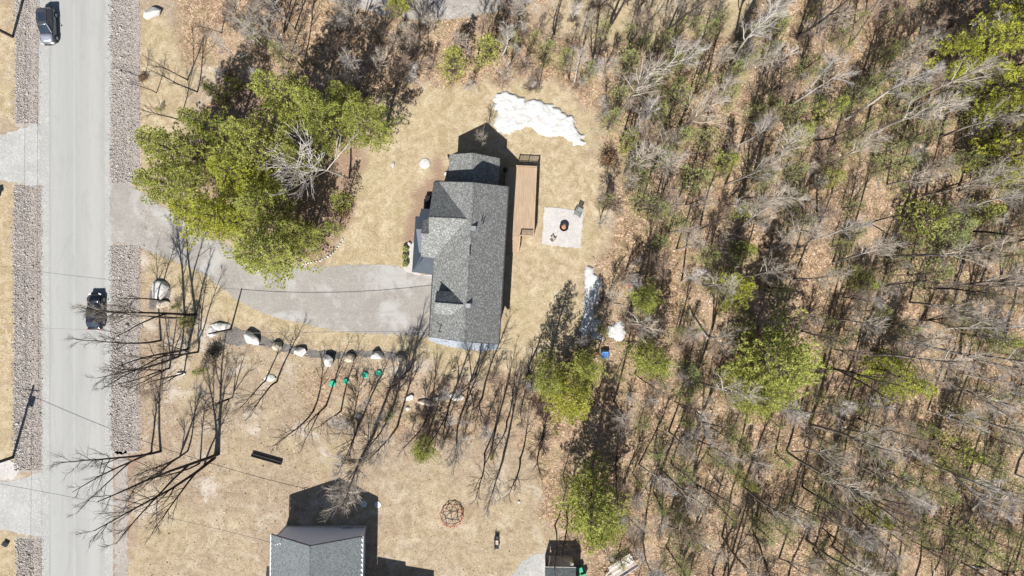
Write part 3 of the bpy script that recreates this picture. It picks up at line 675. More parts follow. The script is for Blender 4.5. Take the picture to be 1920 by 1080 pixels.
# ---- deck
DK = empty('deck', G(978, 385), 0, 'brown wooden deck with railings and steps along the back wall of the house', 'deck')
dz = 1.0
def DP(f, g, z=dz):                      # f 0..1 across (west-east), g 0..1 down
    a = lerp(U(948.5, 312, z), U(1005.5, 314.5, z), f); b = lerp(U(941.5, 441, z), U(1000, 443, z), f); return lerp(a, b, g)
nb = 27
for i in range(nb):
    c0, c1 = (i+.04)/nb, (i+.93)/nb; js = (random.random()*.2+.35)
    q = 1 if i > 3 else 1
    top = [DP(c0, 0), DP(c1, 0), DP(c1, 1), DP(c0, 1)]
    zz = random.uniform(-.006, .006); top = [p+Vector((0, 0, zz)) for p in top]
    MB().prism(list(reversed(top)), .035).build('board', M['deck'], DK)
sub = MB(); sub.prism([DP(1, 0, dz-.05), DP(0, 0, dz-.05), DP(0, 1, dz-.05), DP(1, 1, dz-.05)], .22); sub.build('frame', M['deck'], DK)
for f, g in ((1, 0), (1, .25), (1, .5), (1, .75), (1, 1), (.0, 0), (.35, 0), (.68, 0)):
    p = DP(f, g, dz); MB().box((p.x, p.y, 1.0), (.10, .10, 2.0)).build('post', M['deck'], DK)
def railing(pa, pb, parent, n):
    r_ = MB(); r_.beam(pa+Vector((0, 0, .95)), pb+Vector((0, 0, .95)), .12, .04); r_.beam(pa+Vector((0, 0, .12)), pb+Vector((0, 0, .12)), .05, .07); ro = r_.build('railing', M['deck'], parent)
    me = None
    for i in range(n):
        p = lerp(pa, pb, (i+.5)/n)
        if me is None: o = MB().box((0, 0, .52), (.04, .04, .80)).build('baluster', M['deck'], ro); me = o.data
        else: o = link_mesh('baluster', me, ro)
        o.location = p
railing(DP(.35, .004), DP(1, .004), DK, 22); railing(DP(1, 0), DP(1, 1), DK, 62)
railing(DP(.55, 1.0), DP(1, 1.0), DK, 12)
# steps
for k in range(4):
    z = dz-.17*(k+1); y0 = 442+k*7.5
    MB().prism([U(948-k*2, y0+8, z), U(976-k, y0+9, z), U(977-k, y0+1, z), U(949-k*2, y0, z)], .05).build('step', M['deck'], DK)
for k, xx in ((0, 975),):
    MB().beam(U(xx, 442, dz+.9), U(xx-2, 470, .9), .07, .06).build('handrail', M['deck'], DK)
    for g in (0, 1):
        p = lerp(U(xx, 442, dz), U(xx-2, 470, .1), g); MB().box((p.x, p.y, p.z+.45), (.09, .09, .95)).build('post', M['deck'], DK)
settle(DK)
g_ = empty('grill', U(948, 320, dz), 0, 'small covered round grill in the shade at the top of the deck', 'grill')
MB().cyl((0, 0, .35), .3, .35, 14, .34).build('bowl', M['black'], g_); MB().tube([(0, 0, .7), (0, 0, .82), (0, 0, .9)], [.34, .24, .05], 14).build('lid', M['black'], g_)
for k in range(3): a = k*2.09; MB().tube([(.1*math.cos(a), .1*math.sin(a), .4), (.3*math.cos(a), .3*math.sin(a), 0)], .018, 6).build('leg', M['galv'], g_)

# ---- neighbour house at the bottom
H2 = empty('house', G(610, 1080), 0, 'lavender sided house with grey gable roof cut off by the bottom edge', 'house')
e2, r2h = 4.0, 6.7; sh2 = M['shingle2']
a0, a1 = U(508.5, 1002.5, e2), U(503, 1420, e2); b0, b1 = U(679, 1006.5, e2), U(672, 1420, e2)
q0, q1 = U(581, 1024.5, r2h), U(576, 1440, r2h)
slope([a0, a1, q1, q0], H2, sh2); slope([b0, b1, q1, q0], H2, sh2); ridgecap(q0, q1, H2, sh2)
wA, wB = G(538.3, 985.3), G(685.5, 987.3)
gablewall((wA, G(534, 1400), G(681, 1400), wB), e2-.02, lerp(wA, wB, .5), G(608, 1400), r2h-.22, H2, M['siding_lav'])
for a, b in ((a0, q0), (b0, q0)):
    MB().beam(a+Vector((0, .03, -.12)), b+Vector((0, .03, -.12)), .06, .2).build('rake_board', M['darktrim'], H2)
for a, b, sg in ((a0, a1, -1), (b0, b1, 1)):
    MB().beam(a+Vector((sg*.07, 0, -.12)), b+Vector((sg*.07, 0, -.12)), .13, .12).build('gutter', M['trim'], H2)
for (p0, p1, n_) in ((a0, a1, 44), (b0, b1, 44)):              # clips of the string lights on both eaves
    me = None
    for i in range(12):
        p = lerp(p0, p1, (i+.5)/n_)
        if me is None: o = MB().box((0, 0, 0), (.12, .2, .1)).build('gutter_clip', M['trim'], H2); me = o.data
        else: o = link_mesh('gutter_clip', me, H2)
        o.location = p+Vector((0, 0, .04))
MB().box((wB+(wA-wB)*.0)+Vector((.03, .03, 2)), (.14, .14, 4.0)).build('corner_board', M['trim'], H2)
MB().box(wA+Vector((-.03, .03, 2)), (.14, .14, 4.0)).build('corner_board', M['trim'], H2)
MB().box(lerp(wA, wB, .5)+Vector((0, .02, .25)), (9.7, .1, .6)).build('foundation', M['concrete'], H2)
window(H2, lerp(wA, wB, .79)+Vector((0, .02, .75)), 1.4, .5, (1, 0, 0), (0, 1, 0), M['trim'], M['blueglass'])
mt = U(523, 1021, 5.3)
MB().tube([(mt.x, mt.y+.1, 4.0), (mt.x, mt.y+.1, 5.6)], .035, 8).build('service_mast', M['trim'], H2)
MB().beam((mt.x-.35, mt.y+.1, 5.5), (mt.x+.35, mt.y+.25, 5.5), .05, .05).build('cross_arm', M['trim'], H2)
for k in (-.3, 0, .3): MB().cyl((mt.x+k, mt.y+.12+k*.2, 5.5), .05, .14, 8).build('insulator', M['trim'], H2)
# right hand wing (mostly past the frame) and the low dark porch
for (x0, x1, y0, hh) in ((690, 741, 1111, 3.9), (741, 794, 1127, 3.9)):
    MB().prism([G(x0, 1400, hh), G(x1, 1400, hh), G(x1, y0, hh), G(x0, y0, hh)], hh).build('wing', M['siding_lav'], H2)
    slope([G(x1+4, 1402, hh+.2), G(x1+4, y0-3, hh+.2), G(x0-2 if x0 > 700 else x0, y0-3, hh+.9), G(x0-2 if x0 > 700 else x0, 1402, hh+.9)], H2, sh2)
slope([U(492, 1150, 2.6), U(500, 1062, 2.6), U(516, 1064, 3.5), U(530, 1100, 3.5), U(530, 1150, 3.5)], H2, M['darkwood'], 'porch_roof')
settle(H2)
# ---- shed bottom right
SH = empty('shed', G(1048, 1070), 0, 'small grey roofed shed cut off by the bottom edge beside the green bins', 'shed')
sw = [G(1023, 1041), G(1071, 1042)]
gablewall((G(1022, 1040), G(1022, 1120), G(1072, 1120), G(1072, 1041)), 2.4, G(1022, 1080), G(1072, 1080), 2.41, SH, M['siding_tan'])
sA, sB = U(1022, 1064, 2.6), U(1080, 1065, 2.6); sC, sD = U(1080, 1110, 3.9), U(1022, 1110, 3.9)
slope([sA, sB, sC, sD], SH, sh2); slope([U(1022, 1157, 2.6), U(1080, 1157, 2.6), sC, sD], SH, sh2); ridgecap(sD, sC, SH, sh2)
MB().beam(sA+Vector((0, .03, -.1)), sB+Vector((0, .03, -.1)), .06, .14).build('fascia', M['trim'], SH); settle(SH)
f_ = empty('pipe_frame', G(1051, 1044), .05, 'pale metal tube frame leaning in the shade behind the shed', 'frame')
for seg in ([(-.7, .7, .1), (.7, .75, .1), (.75, -.1, .5), (-.75, -.15, .5), (-.7, .7, .1)], [(0, .72, .1), (0.05, -.1, .5)], [(-.2, .3, .28), (.7, .3, .3)]):
    MB().tube(seg, .03, 6).build('tube', M['trim'], f_)
# ------------------------------------------------------------------ cars
def ringloft(rings, closed_ends=True):
    n = len(rings[0]); vs = [p for r in rings for p in r]; fs = []
    for i in range(len(rings)-1):
        for k in range(n): k2 = (k+1) % n; fs.append((i*n+k, i*n+k2, (i+1)*n+k2, (i+1)*n+k))
    if closed_ends: fs.append(tuple(range(n-1, -1, -1))); fs.append(tuple((len(rings)-1)*n+k for k in range(n)))
    return vs, fs
def car(px, py, rz, label, body, hood, suv):
    """front of the car points along +y before turning"""
    c = empty('parked_car' if False else 'car', G(px, py, .012), rz, label, 'car')
    L = 4.65; hw = .94; belt = 1.0 if suv else .90; roof = 1.70 if suv else 1.46
    # (y, half width, top z, bottom z)
    st = [(-2.32, .62, .62, .40), (-2.28, .80, .80, .30), (-2.1, .90, belt-.03, .24), (-1.5, .94, belt+.02, .22), (0, .94, belt, .22), (1.0, .935, belt-.02, .22), (1.35, .93, belt-.06, .22), (1.9, .88, belt-.17, .24), (2.18, .78, belt-.27, .28), (2.30, .60, .62, .38)]
    rings = []
    for y, w_, zt, zb in st:
        zm = zb+(zt-zb)*.45
        rings.append([(-w_*.9, y, zb), (-w_, y, zb+.12), (-w_*1.0, y, zm), (-w_*.97, y, zt-.10), (-w_*.86, y, zt-.01), (-w_*.4, y, zt+.035), (w_*.4, y, zt+.035), (w_*.86, y, zt-.01), (w_*.97, y, zt-.10), (w_, y, zm), (w_, y, zb+.12), (w_*.9, y, zb)])
    mb = MB(); mb.add(*ringloft(rings)); bo = mb.build('body', body, c, True)
    bo.modifiers.new('sub', 'SUBSURF').levels = 1; bo.modifiers['sub'].render_levels = 1
    # hood panel, slightly proud
    h = MB(); hp = []
    for y, w_, zt, zb in st[5:9]: hp.append((y, w_, zt))
    g = []
    for (y, w_, zt) in [(1.02, .90, belt+.035), (1.4, .90, belt-.005), (1.8, .84, belt-.10), (2.08, .74, belt-.20)]:
        g.append([(-w_*.84, y, zt-.0), (-w_*.4, y, zt+.045), (w_*.4, y, zt+.045), (w_*.84, y, zt-.0)])
    vs = [p for r in g for p in r]; fs = [(i*4+k, i*4+k+1, (i+1)*4+k+1, (i+1)*4+k) for i in range(3) for k in range(3)]
    ho = MB().add(vs, fs).build('hood', hood, c, True); so_ = ho.modifiers.new('t', 'SOLIDIFY'); so_.thickness = .03
    # cabin glass
    yb0, yb1 = (-2.12, 1.05) if suv else (-2.0, 1.0); yt0, yt1 = (-1.85, .22) if suv else (-1.35, .12)
    B_ = [(-.80, yb0+.12), (-.62, yb0), (.62, yb0), (.80, yb0+.12), (.84, yb1-.5), (.70, yb1-.06), (0, yb1+.05), (-.70, yb1-.06), (-.84, yb1-.5)]
    T_ = [(-.63, yt0+.1), (-.5, yt0), (.5, yt0), (.63, yt0+.1), (.65, yt1-.3), (.56, yt1-.03), (0, yt1+.04), (-.56, yt1-.03), (-.65, yt1-.3)]
    vs, fs = ringloft([[(x, y, belt-.03) for x, y in B_], [(x, y, roof-.05) for x, y in T_]])
    MB().add(vs, fs).build('window_glass', M['glass'], c)
    # pillars
    p_ = MB()
    for i in (0, 3, 5, 7): p_.beam((B_[i][0]*1.01, B_[i][1], belt-.01), (T_[i][0]*1.01, T_[i][1], roof-.04), .07, .05)
    for x in (-1, 1): p_.beam((x*.83, -.35, belt), (x*.665, -.5, roof-.04), .05, .07)
    p_.build('pillar', body, c)
    rf = [[(x*1.04, y*1.02, roof-.06) for x, y in T_], [(x*1.0, y, roof-.01) for x, y in T_], [(x*.8, y*.85-.1, roof+.035) for x, y in T_]]
    vs, fs = ringloft(rf); ro = MB().add(vs, fs).build('roof', body, c, True)
    MB().box((0, -.75 if suv else -.5, roof+.04), (.86, 1.15 if suv else .75, .02)).build('sunroof', M['glass'], c)
    if suv:
        for x in (-.60, .60): MB().beam((x, -1.6, roof+.05), (x, 0, roof+.05), .04, .05).build('roof_rail', M['black'], c)
    for x in (-1, 1):
        MB().box((x*1.02, .62, belt+.05), (.18, .12, .14)).build('wing_mirror', body, c, bevel=.03)
        for y in (-1.42, 1.42):
            Mx = Matrix.Rotation(math.pi/2, 3, 'Y')
            ty = MB().tube([(x*.72, y, .34), (x*.93, y, .34), (x*.955, y, .34)], [.34, .34, .29], 20); w_ = ty.build('wheel', M['rubber'], c)
            rm = MB().tube([(x*.956, y, .34), (x*.962, y, .34)], [.23, .21], 16)
            for k in range(5): a = k*1.2566; rm.beam((x*.966, y, .34), (x*.966, y+.2*math.cos(a), .34+.2*math.sin(a)), .03, .05, up=(1, 0, 0))
            rm.build('rim', M['rim'], w_)
            MB().tube([(x*.93, y+.40*math.cos(a), .34+.40*math.sin(a)) for a in [k*math.pi/8 for k in range(9)]], .035, 6).build('wheel_arch', M['black'], c)
        MB().box((x*.62, 2.14, .66), (.34, .16, .13), rz=-x*.45).build('headlight', M['lamp'], c, bevel=.03)
        MB().box((x*.70, -2.22, .82), (.24, .10, .22), rz=x*.3).build('tail_light', M['tail'], c, bevel=.03)
        for y in (.15, -.85): MB().box((x*.965, y, .80), (.03, .17, .03)).build('door_handle', M['galv'] if suv else M['black'], c)
    MB().box((0, 2.29, .52), (1.0, .06, .16)).build('grille', M['black'], c); MB().box((0, -2.33, .55), (.4, .03, .12)).build('number_plate', M['trim'], c)
    for x in (-.35, .3): MB().beam((x, .98, belt+.06), (x-.4, 1.02, belt+.06), .02, .02).build('wiper', M['black'], c)
    return c
car(96, 53, math.pi+.04, 'charcoal sport utility car with painted-on hood sheen heading down the road at the top', M['paint_grey'], M['paint_sky_sheen'], True)
car(184, 583, 0.0, 'black car seen through overhanging bare branches on the road', M['paint_black'], M['paint_black'], False)

# ------------------------------------------------------------------ poles and wires
def pole(px, py, H_, lean, label, r=.16, transformer=False, xarm=True):
    p = empty('utility_pole', G(px, py), 0, label, 'pole')
    tx, ty = lean; top = (tx, ty, H_)
    MB().tube([(0, 0, -.3), (tx*.5, ty*.5, H_*.5), top], [r, r*.88, r*.72], 10).build('pole_shaft', M['pole'], p)
    if xarm: MB().beam((tx-.9, ty+.1, H_-.6), (tx+.9, ty-.1, H_-.6), .09, .11).build('cross_arm', M['pole'], p)
    if transformer:
        tr = MB().cyl((tx*.8+.38, ty*.8-.1, H_*.74), .28, 1.0, 14).build('transformer', M['galv'], p)
        MB().cyl((tx*.8+.38, ty*.8-.1, H_*.74+1.0), .05, .2, 8).build('bushing', M['black'], tr)
    return p
pole(24, 69, 10.5, (0, 0), 'roadside utility pole beside the ditch near the top left corner', .2)
pole(25, 857, 10, (0, 0), 'roadside utility pole with a drum transformer at the lower left', .2, True)
pole(433, 617, 5.9, (-.15, -.2), 'short service pole standing among pale rocks between driveway and south lawn', .12, False, False)
def wire(a, b, sag, label, r=.02, n=16, grp=None):
    a = Vector(a); b = Vector(b); pts = []
    for i in range(n+1):
        f = i/n; p = a.lerp(b, f); p.z -= sag*4*f*(1-f); pts.append(p)
    return tag(MB().tube(pts, r, 5).build('cable', M['wire']), label, 'cable', grp)
p1 = G(24, 69, 9.9); p2 = G(25, 857, 9.4); sp = G(431, 620, 5.8)
for k, dx in enumerate((-.8, .8)):
    wire(p1+Vector((dx, 0, .1)), p2+Vector((dx, 0, .1)), .9, 'overhead cable strung along the roadside poles, '+('outer' if k == 0 else 'road side')+' one of two', .018, 24)
wire(p2, p2+Vector((0, -50, 0)), .9, 'overhead cable running off the bottom edge from the transformer pole', .018)
wire(p1, p1+Vector((0, 50, 0)), .9, 'overhead cable running off the top edge from the upper roadside pole', .018)
wire(sp, (mast.x, mast.y, zt), .9, 'dark service cable drooping from the short pole across the driveway to the house', .028)
wire(sp, G(-110, 600, 8.5), .6, 'dark service cable crossing the road to the short pole', .014)
wire(p2+Vector((0, 0, -.7)), (mt.x, mt.y+.1, 5.5), 1.0, 'dark service cable from the transformer pole to the lavender house', .026)

# ------------------------------------------------------------------ yard things
fp = empty('fire_pit', G(1057, 426, .04), 0, 'round black fire bowl with rusty ashes in the middle of the gravel pad', 'fire pit')
prof = [(.0, .1), (.28, .1), (.42, .24), (.50, .42), (.54, .44), (.50, .40), (.40, .26), (.26, .16), (0, .16)]
n = 24; vs = [(r_*math.cos(k*2*math.pi/n), r_*math.sin(k*2*math.pi/n), z) for r_, z in prof for k in range(n)]
fs = [(i*n+k, i*n+(k+1) % n, (i+1)*n+(k+1) % n, (i+1)*n+k) for i in range(len(prof)-1) for k in range(n)]
MB().add(vs, fs).build('bowl', M['black'], fp, True)
ash = MB(); ash.cyl((0, 0, .15), .33, .08, 16, .22); ash.build('ashes', M['rust'], fp)
for k in range(3): a = k*2.09+.4; MB().tube([(.40*math.cos(a), .40*math.sin(a), .28), (.56*math.cos(a), .56*math.sin(a), 0)], .022, 6).build('leg', M['black'], fp)
MB().tube([(.54*math.cos(k*.3927), .54*math.sin(k*.3927), .44) for k in range(17)], .025, 6).build('rim', M['black'], fp)
def adirondack(px, py, rz, m_, label, s_=1.0):
    c = empty('garden_chair', G(px, py, .04), rz, label, 'chair'); c.scale = (s_, s_, s_)
    for k in range(5): MB().box(((k-2)*.115, .02, .38-.0), (.10, .5, .025), M=Matrix.Rotation(.18, 3, 'X')).build('seat_slat', m_, c)
    for k in range(5): MB().box(((k-2)*.115, -.42, .68), (.10, .025, .8), M=Matrix.Rotation(.42, 3, 'X')).build('back_slat', m_, c)
    for x in (-1, 1):
        MB().box((x*.36, -.02, .58), (.12, .75, .03)).build('armrest', m_, c)
        MB().beam((x*.33, .32, 0), (x*.33, .30, .57), .06, .04).build('leg', m_, c); MB().beam((x*.30, .34, .40), (x*.30, -.60, .02), .035, .10).build('leg', m_, c)
    return c
adirondack(1083, 401, math.radians(153), M['grey_plastic'], 'dark grey slatted garden chair at the upper corner of the gravel pad', 1.12)
adirondack(1037, 448, math.radians(-45), M['wood'], 'low pale wooden garden chair at the lower left of the gravel pad', .72)
for x, y, a, s_, lab in ((624, 719, 0, 1.1, 'green round septic lid behind a forked bare tree, largest of the lower pair'), (649, 714.5, 0, .92, 'green round septic lid right of the lowest one'), (685, 703, 0, 1.05, 'large green round septic lid second from the right'), (710.5, 699, 0, .92, 'green round septic lid furthest right')):
    c = empty('septic_lid', G(x, y, 0), a, lab, 'lid', 'green septic lids on the south lawn')
    MB().cyl((0, 0, 0), .34*s_, .16, 20, .33*s_).build('riser', M['green_lid'], c); MB().tube([(0, 0, .16), (0, 0, .2), (0, 0, .23)], [.37*s_, .37*s_, .3*s_], 20).build('lid', M['green_lid'], c)
    for k in range(6): q = k*1.047; MB().box((.2*s_*math.cos(q), .2*s_*math.sin(q), .235), (.18*s_, .03, .02), rz=q).build('rib', M['green_lid'], c)
for x, y, lab in ((682, 945, 'round concrete lid in the shadow of the lavender house'), (708.5, 946, 'round concrete lid in sunlight beside the house shadow')):
    c = MB().tube([(0, 0, 0), (0, 0, .07), (0, 0, .10)], [.42, .42, .36], 24).build('concrete_lid', M['concrete2']); c.location = G(x, y, .0); tag(c, lab, 'lid')
# long dark timber trough
tt = empty('timber_beam', G(501, 860, 0), 0, 'long dark timber trough lying on the brown grass left of the bare trees', 'timber')
ta, tb = Vector((-1.85, .55, .2)), Vector((1.85, -.5, .2))
for o_, z, w_, h_ in ((-.17, .2, .08, .38), (.17, .2, .08, .38)): MB().beam(ta+Vector((.27*o_, o_, 0)), tb+Vector((.27*o_, o_, 0)), w_, h_).build('side_board', M['darkwood'], tt)
MB().beam(ta+Vector((0, 0, -.12)), tb+Vector((0, 0, -.12)), .26, .06).build('bottom_board', M['wood'], tt)
for q in (ta, tb): MB().box(q, (.07, .26, .34), rz=-.27).build('end_board', M['darkwood'], tt)
# climbing dome
dm = empty('climbing_dome', G(847, 966, 0), .2, 'geodesic climbing dome of black and orange bars on the brown grass', 'climbing dome')
bm = bmesh.new(); bmesh.ops.create_icosphere(bm, subdivisions=2, radius=1.48)
cc_ = [v.co.copy() for v in bm.verts]; k = 0
for e in bm.edges:
    a, b = e.verts[0].co, e.verts[1].co
    if a.z < -.05 or b.z < -.05: continue
    a = Vector((a.x, a.y, max(0, a.z*1.0))); b = Vector((b.x, b.y, max(0, b.z)))
    MB().tube([a, b], .032, 6).build('bar', M['orange_bar'] if (a.z+b.z)/2 < .8 or k % 5 == 0 else M['darktrim'], dm); k += 1
for v in bm.verts:
    if v.co.z >= -.05: MB().box(v.co, (.11, .11, .09)).build('joint', M['darktrim'], dm)
bm.free()
# dark bench like thing near the dome
bn = empty('garden_bench', G(931.5, 1015, 0), math.radians(92), 'small black metal garden seat with a paler cushion right of the climbing dome', 'bench')
MB().box((0, 0, .42), (1.5, .5, .05)).build('seat', M['black'], bn); MB().box((0, .28, .72), (1.5, .05, .5)).build('backrest', M['black'], bn)
MB().box((0.05, 0, .50), (.55, .42, .1)).build('cushion', M['wood'], bn, bevel=.03)
for x in (-.68, .68):
    MB().box((x, 0, .62), (.07, .5, .04)).build('armrest', M['black'], bn)
    for y in (-.2, .2): MB().box((x, y, .2), (.05, .05, .4)).build('leg', M['black'], bn)
# ground box at lower left
gb = empty('meter_box', G(12, 1019, 0), -.5, 'small dark square ground box on the pale grass at the lower left', 'box')
MB().box((0, 0, .15), (.62, .45, .3)).build('box', M['grey_plastic'], gb); MB().box((0, 0, .32), (.68, .5, .05)).build('lid', M['black'], gb)
el = empty('mailbox_post', G(-1, 366, 0), .2, 'dark cut off post casting a shadow at the left edge', 'post'); MB().box((0, 0, .5), (.25, .25, 1.0)).build('post', M['darkwood'], el); MB().box((0, 0, 1.05), (.4, .6, .25)).build('box', M['black'], el)
# blue tarp cart by the woods
bt = empty('tarp_covered_cart', G(1133, 664, .0), 0, 'garden cart with blue tarp in the dark shade between the two pines', 'cart')
MB().box((-.05, 0, .55), (1.0, .75, .35)).build('tub', M['galv'], bt, bevel=.04)
tp = MB(); ns = 7; rr = random.Random(4)
vs = [((i/ns-.5)*1.05, (j/ns-.5)*.95, (.80 if 0 < i < ns and 0 < j < ns else .48)+rr.uniform(-.05, .07)) for i in range(ns+1) for j in range(ns+1)]
tp.add(vs, [(i*(ns+1)+j, (i+1)*(ns+1)+j, (i+1)*(ns+1)+j+1, i*(ns+1)+j+1) for i in range(ns) for j in range(ns)]); tp.build('tarp', M['blue_tarp'], bt)
for y in (-.38, .38): MB().tube([(0, y-.04, .22), (0, y+.04, .22)], .22, 14).build('wheel', M['rubber'], bt)
for y in (-.25, .25): MB().beam((.5, y, .6), (1.1, y, .65), .04, .04).build('handle', M['galv'], bt)
MB().box((-.95, .05, .25), (.5, .45, .5)).build('crate', M['rust'], bt)
rs = empty('plastic_stool', G(1179, 535, 0), .2, 'small faded red stool on the leafy ground by the fallen grey logs', 'stool')
MB().cyl((0, 0, .30), .26, .05, 14).build('seat', M['red'], rs)
for k in range(4): a = k*1.571+.5; MB().beam((.18*math.cos(a), .18*math.sin(a), .3), (.25*math.cos(a), .25*math.sin(a), 0), .04, .04).build('leg', M['red'], rs)
# green bins
for x, y, s_, lab in ((1081, 1078, 1.0, 'green wheeled bin nearest the shed wall'), (1087, 1064, .8, 'smaller green bin above the wheeled bin by the shed'), (1093, 1076, .9, 'dark green bin furthest from the shed wall')):
    b_ = empty('wheeled_bin', G(x, y), .3, lab, 'bin'); b_.scale = (s_, s_, s_)
    MB().add(*ringloft([[(-.26, -.26, .05), (.26, -.26, .05), (.26, .26, .05), (-.26, .26, .05)], [(-.32, -.34, 1.0), (.32, -.34, 1.0), (.32, .34, 1.0), (-.32, .34, 1.0)]])).build('tub', M['green_bin'], b_)
    MB().box((0, 0, 1.04), (.70, .74, .07)).build('lid', M['green_bin'], b_, bevel=.02); MB().beam((-.28, .38, .98), (.28, .38, .98), .04, .04).build('handle', M['green_bin'], b_)
    for q in (-.26, .26): MB().tube([(q-.03, .28, .1), (q+.03, .28, .1)], .1, 12).build('wheel', M['rubber'], b_)
# trailer with planks
tl = empty('utility_trailer', G(1166, 1058, 0), math.radians(33), 'open pale wooden trailer with weathered planks beside the leaning trees at the bottom', 'trailer')
for k in range(9): MB().box((-.03, (k-4)*.2, .62), (3.3+random.uniform(-.15, .2), .175, .05)).build('plank', M['wood'] if k % 3 else M['trim'], tl)
for y in (-.95, .95): MB().box((0, y, .8), (3.2, .06, .3)).build('side_rail', M['galv'], tl)
for y in (-1.05, 1.05): MB().tube([(-.2, y-.1, .32), (-.2, y+.1, .32)], .32, 16).build('wheel', M['rubber'], tl)
MB().beam((-1.6, .3, .45), (-2.7, 0, .42), .07, .09).build('drawbar', M['galv'], tl); MB().beam((-1.6, -.3, .45), (-2.7, 0, .42), .07, .09).build('drawbar', M['galv'], tl)
MB().tube([(.5, .5, .7), (.9, -.3, .75), (1.2, .4, .8), (1.4, -.2, .72)], .06, 6).build('hose', M['trim'], tl)

# ------------------------------------------------------------------ trees
def unit(v): return v/np.linalg.norm(v, axis=-1, keepdims=True)
def tubes_np(polys):
    """polys: list of (points (m,3), radii (m,), sides) -> V, F(quads)"""
    VV = []; FF = []; base = 0
    for pts, rad, n in polys:
        m = len(pts); t = np.empty_like(pts); t[1:-1] = pts[2:]-pts[:-2]; t[0] = pts[1]-pts[0]; t[-1] = pts[-1]-pts[-2]; t = unit(t+1e-9)
        ref = np.array([.31, .17, .2]) if abs(t[0, 2]) > .8 else np.array([.05, .03, 1.0])
        a = unit(np.cross(t, ref)); b = np.cross(t, a); q = np.arange(n)*2*math.pi/n
        R = (a[:, None]*np.cos(q)[None, :, None]+b[:, None]*np.sin(q)[None, :, None])*rad[:, None, None]+pts[:, None]
        VV.append(R.reshape(-1, 3)); i = np.arange(m-1)[:, None]*n; k = np.arange(n)[None]; k2 = (k+1) % n
        FF.append(np.stack([i+k, i+k2, i+n+k2, i+n+k], -1).reshape(-1, 4)+base); base += m*n
    return np.concatenate(VV), np.concatenate(FF)
def grow(start, d, L, n, r0, r1, rs, wob=.15, up=.0):
    pts = [np.array(start, float)]; d = np.array(d, float)/np.linalg.norm(d)
    for i in range(n-1):
        d = d+rs.normal(0, wob, 3)+np.array([0, 0, up]); d /= np.linalg.norm(d); pts.append(pts[-1]+d*L/(n-1))
    return np.array(pts), np.linspace(r0, r1, n)
def sample(pts, rad, f):
    x = f*(len(pts)-1); i = min(int(x), len(pts)-2); u = x-i
    d = pts[i+1]-pts[i]; return pts[i]*(1-u)+pts[i+1]*u, d/np.linalg.norm(d), rad[i]*(1-u)+rad[i+1]*u
def bare_tree_meshes(name, H_, seed, mt, mb_, low=.40, nb=20, spread=1.0, forks=1, tw=1.0, sub=7, twn=7, r0=None, wide=1.0):
    rs = np.random.default_rng(seed); r0 = r0 or H_*.0085+.03; trunk = []; br = []
    stems = [grow((0, 0, -.3), (rs.normal(0, .03), rs.normal(0, .03), 1), H_*.94, 10, r0, r0*.22, rs, .035, .03)]
    for k in range(forks-1):
        f = rs.uniform(.04, .35); p, d, r = sample(*stems[0], f); a = rs.uniform(0, 6.28)
        stems.append(grow(p, (math.cos(a)*.30, math.sin(a)*.30, 1), H_*(.9-f), 9, r*.85, r0*.16, rs, .05, .06))
    for s_ in stems: trunk.append((*s_, 7))
    def rot_out(d, ang, rs):
        a = rs.normal(0, 1, 3); a -= a.dot(d)*d; a /= np.linalg.norm(a); return d*math.cos(ang)+a*math.sin(ang)
    per = max(6, nb//len(stems))
    for s_ in stems:
        for k in range(per):
            f = low+(1-low)*(k+rs.random())/per; f = min(f, .985)
            p, d, r = sample(*s_, f); L = H_*(.30*(1-f)+.085)*spread*rs.uniform(.7, 1.25)
            b = grow(p, rot_out(d, rs.uniform(.38, .78)*wide, rs), L, 5, min(r*.6, .07), .017, rs, .11, .09); br.append((*b, 4))
            for j in range(sub):
                g = .2+.78*(j+rs.random())/sub; g = min(g, .98); p2, d2, r2_ = sample(*b, g); L2 = L*(.42*(1-g)+.18)*rs.uniform(.7, 1.3)
                c = grow(p2, rot_out(d2, rs.uniform(.3, .7), rs), L2, 4, max(.016*tw, r2_*.5), .010*tw, rs, .14, .06); br.append((*c, 3))
                for i in range(twn):
                    g3 = .15+.83*(i+rs.random())/twn; p3, d3, r3 = sample(*c, min(g3, .98)); L3 = rs.uniform(.35, .95)*min(1.2, .5+L2*.35)
                    e = grow(p3, rot_out(d3, rs.uniform(.25, .65), rs), L3, 2, .011*tw, .006*tw, rs, .1); br.append((*e, 3))
    V, F = tubes_np(trunk); m1 = np_mesh('trunk', V, F, mt, True)
    V, F = tubes_np(br); m2 = np_mesh('branches', V, F, mb_)
    return m1, m2
BARE = []
specs = [('grey', 15, 1.0, 1, .42), ('grey', 17, .85, 1, .5), ('grey', 13, 1.15, 2, .35), ('dark', 14, 1.0, 1, .4), ('dark', 16, .9, 2, .4), ('birch', 16, .8, 1, .45), ('birch', 14, .9, 2, .4), ('red', 9, 1.0, 2, .25), ('red', 11, .9, 1, .3), ('grey', 20, .95, 1, .5), ('dark', 11, .8, 3, .3)]
matsof = {'grey': ('bark_grey', 'twig_grey'), 'dark': ('bark_dark', 'twig_dark'), 'birch': ('bark_birch', 'twig_birch'), 'red': ('bark_dark', 'twig_red')}
for i, (kd, H_, sprd, fk, low) in enumerate(specs):
    a, b = matsof[kd]; BARE.append((kd, H_, *bare_tree_meshes('bare', H_, 100+i, M[a], M[b], low, 13 if kd == 'dark' else 19, sprd, fk, .66 if kd == 'dark' else .92, 6, 4 if kd == 'dark' else 6)))
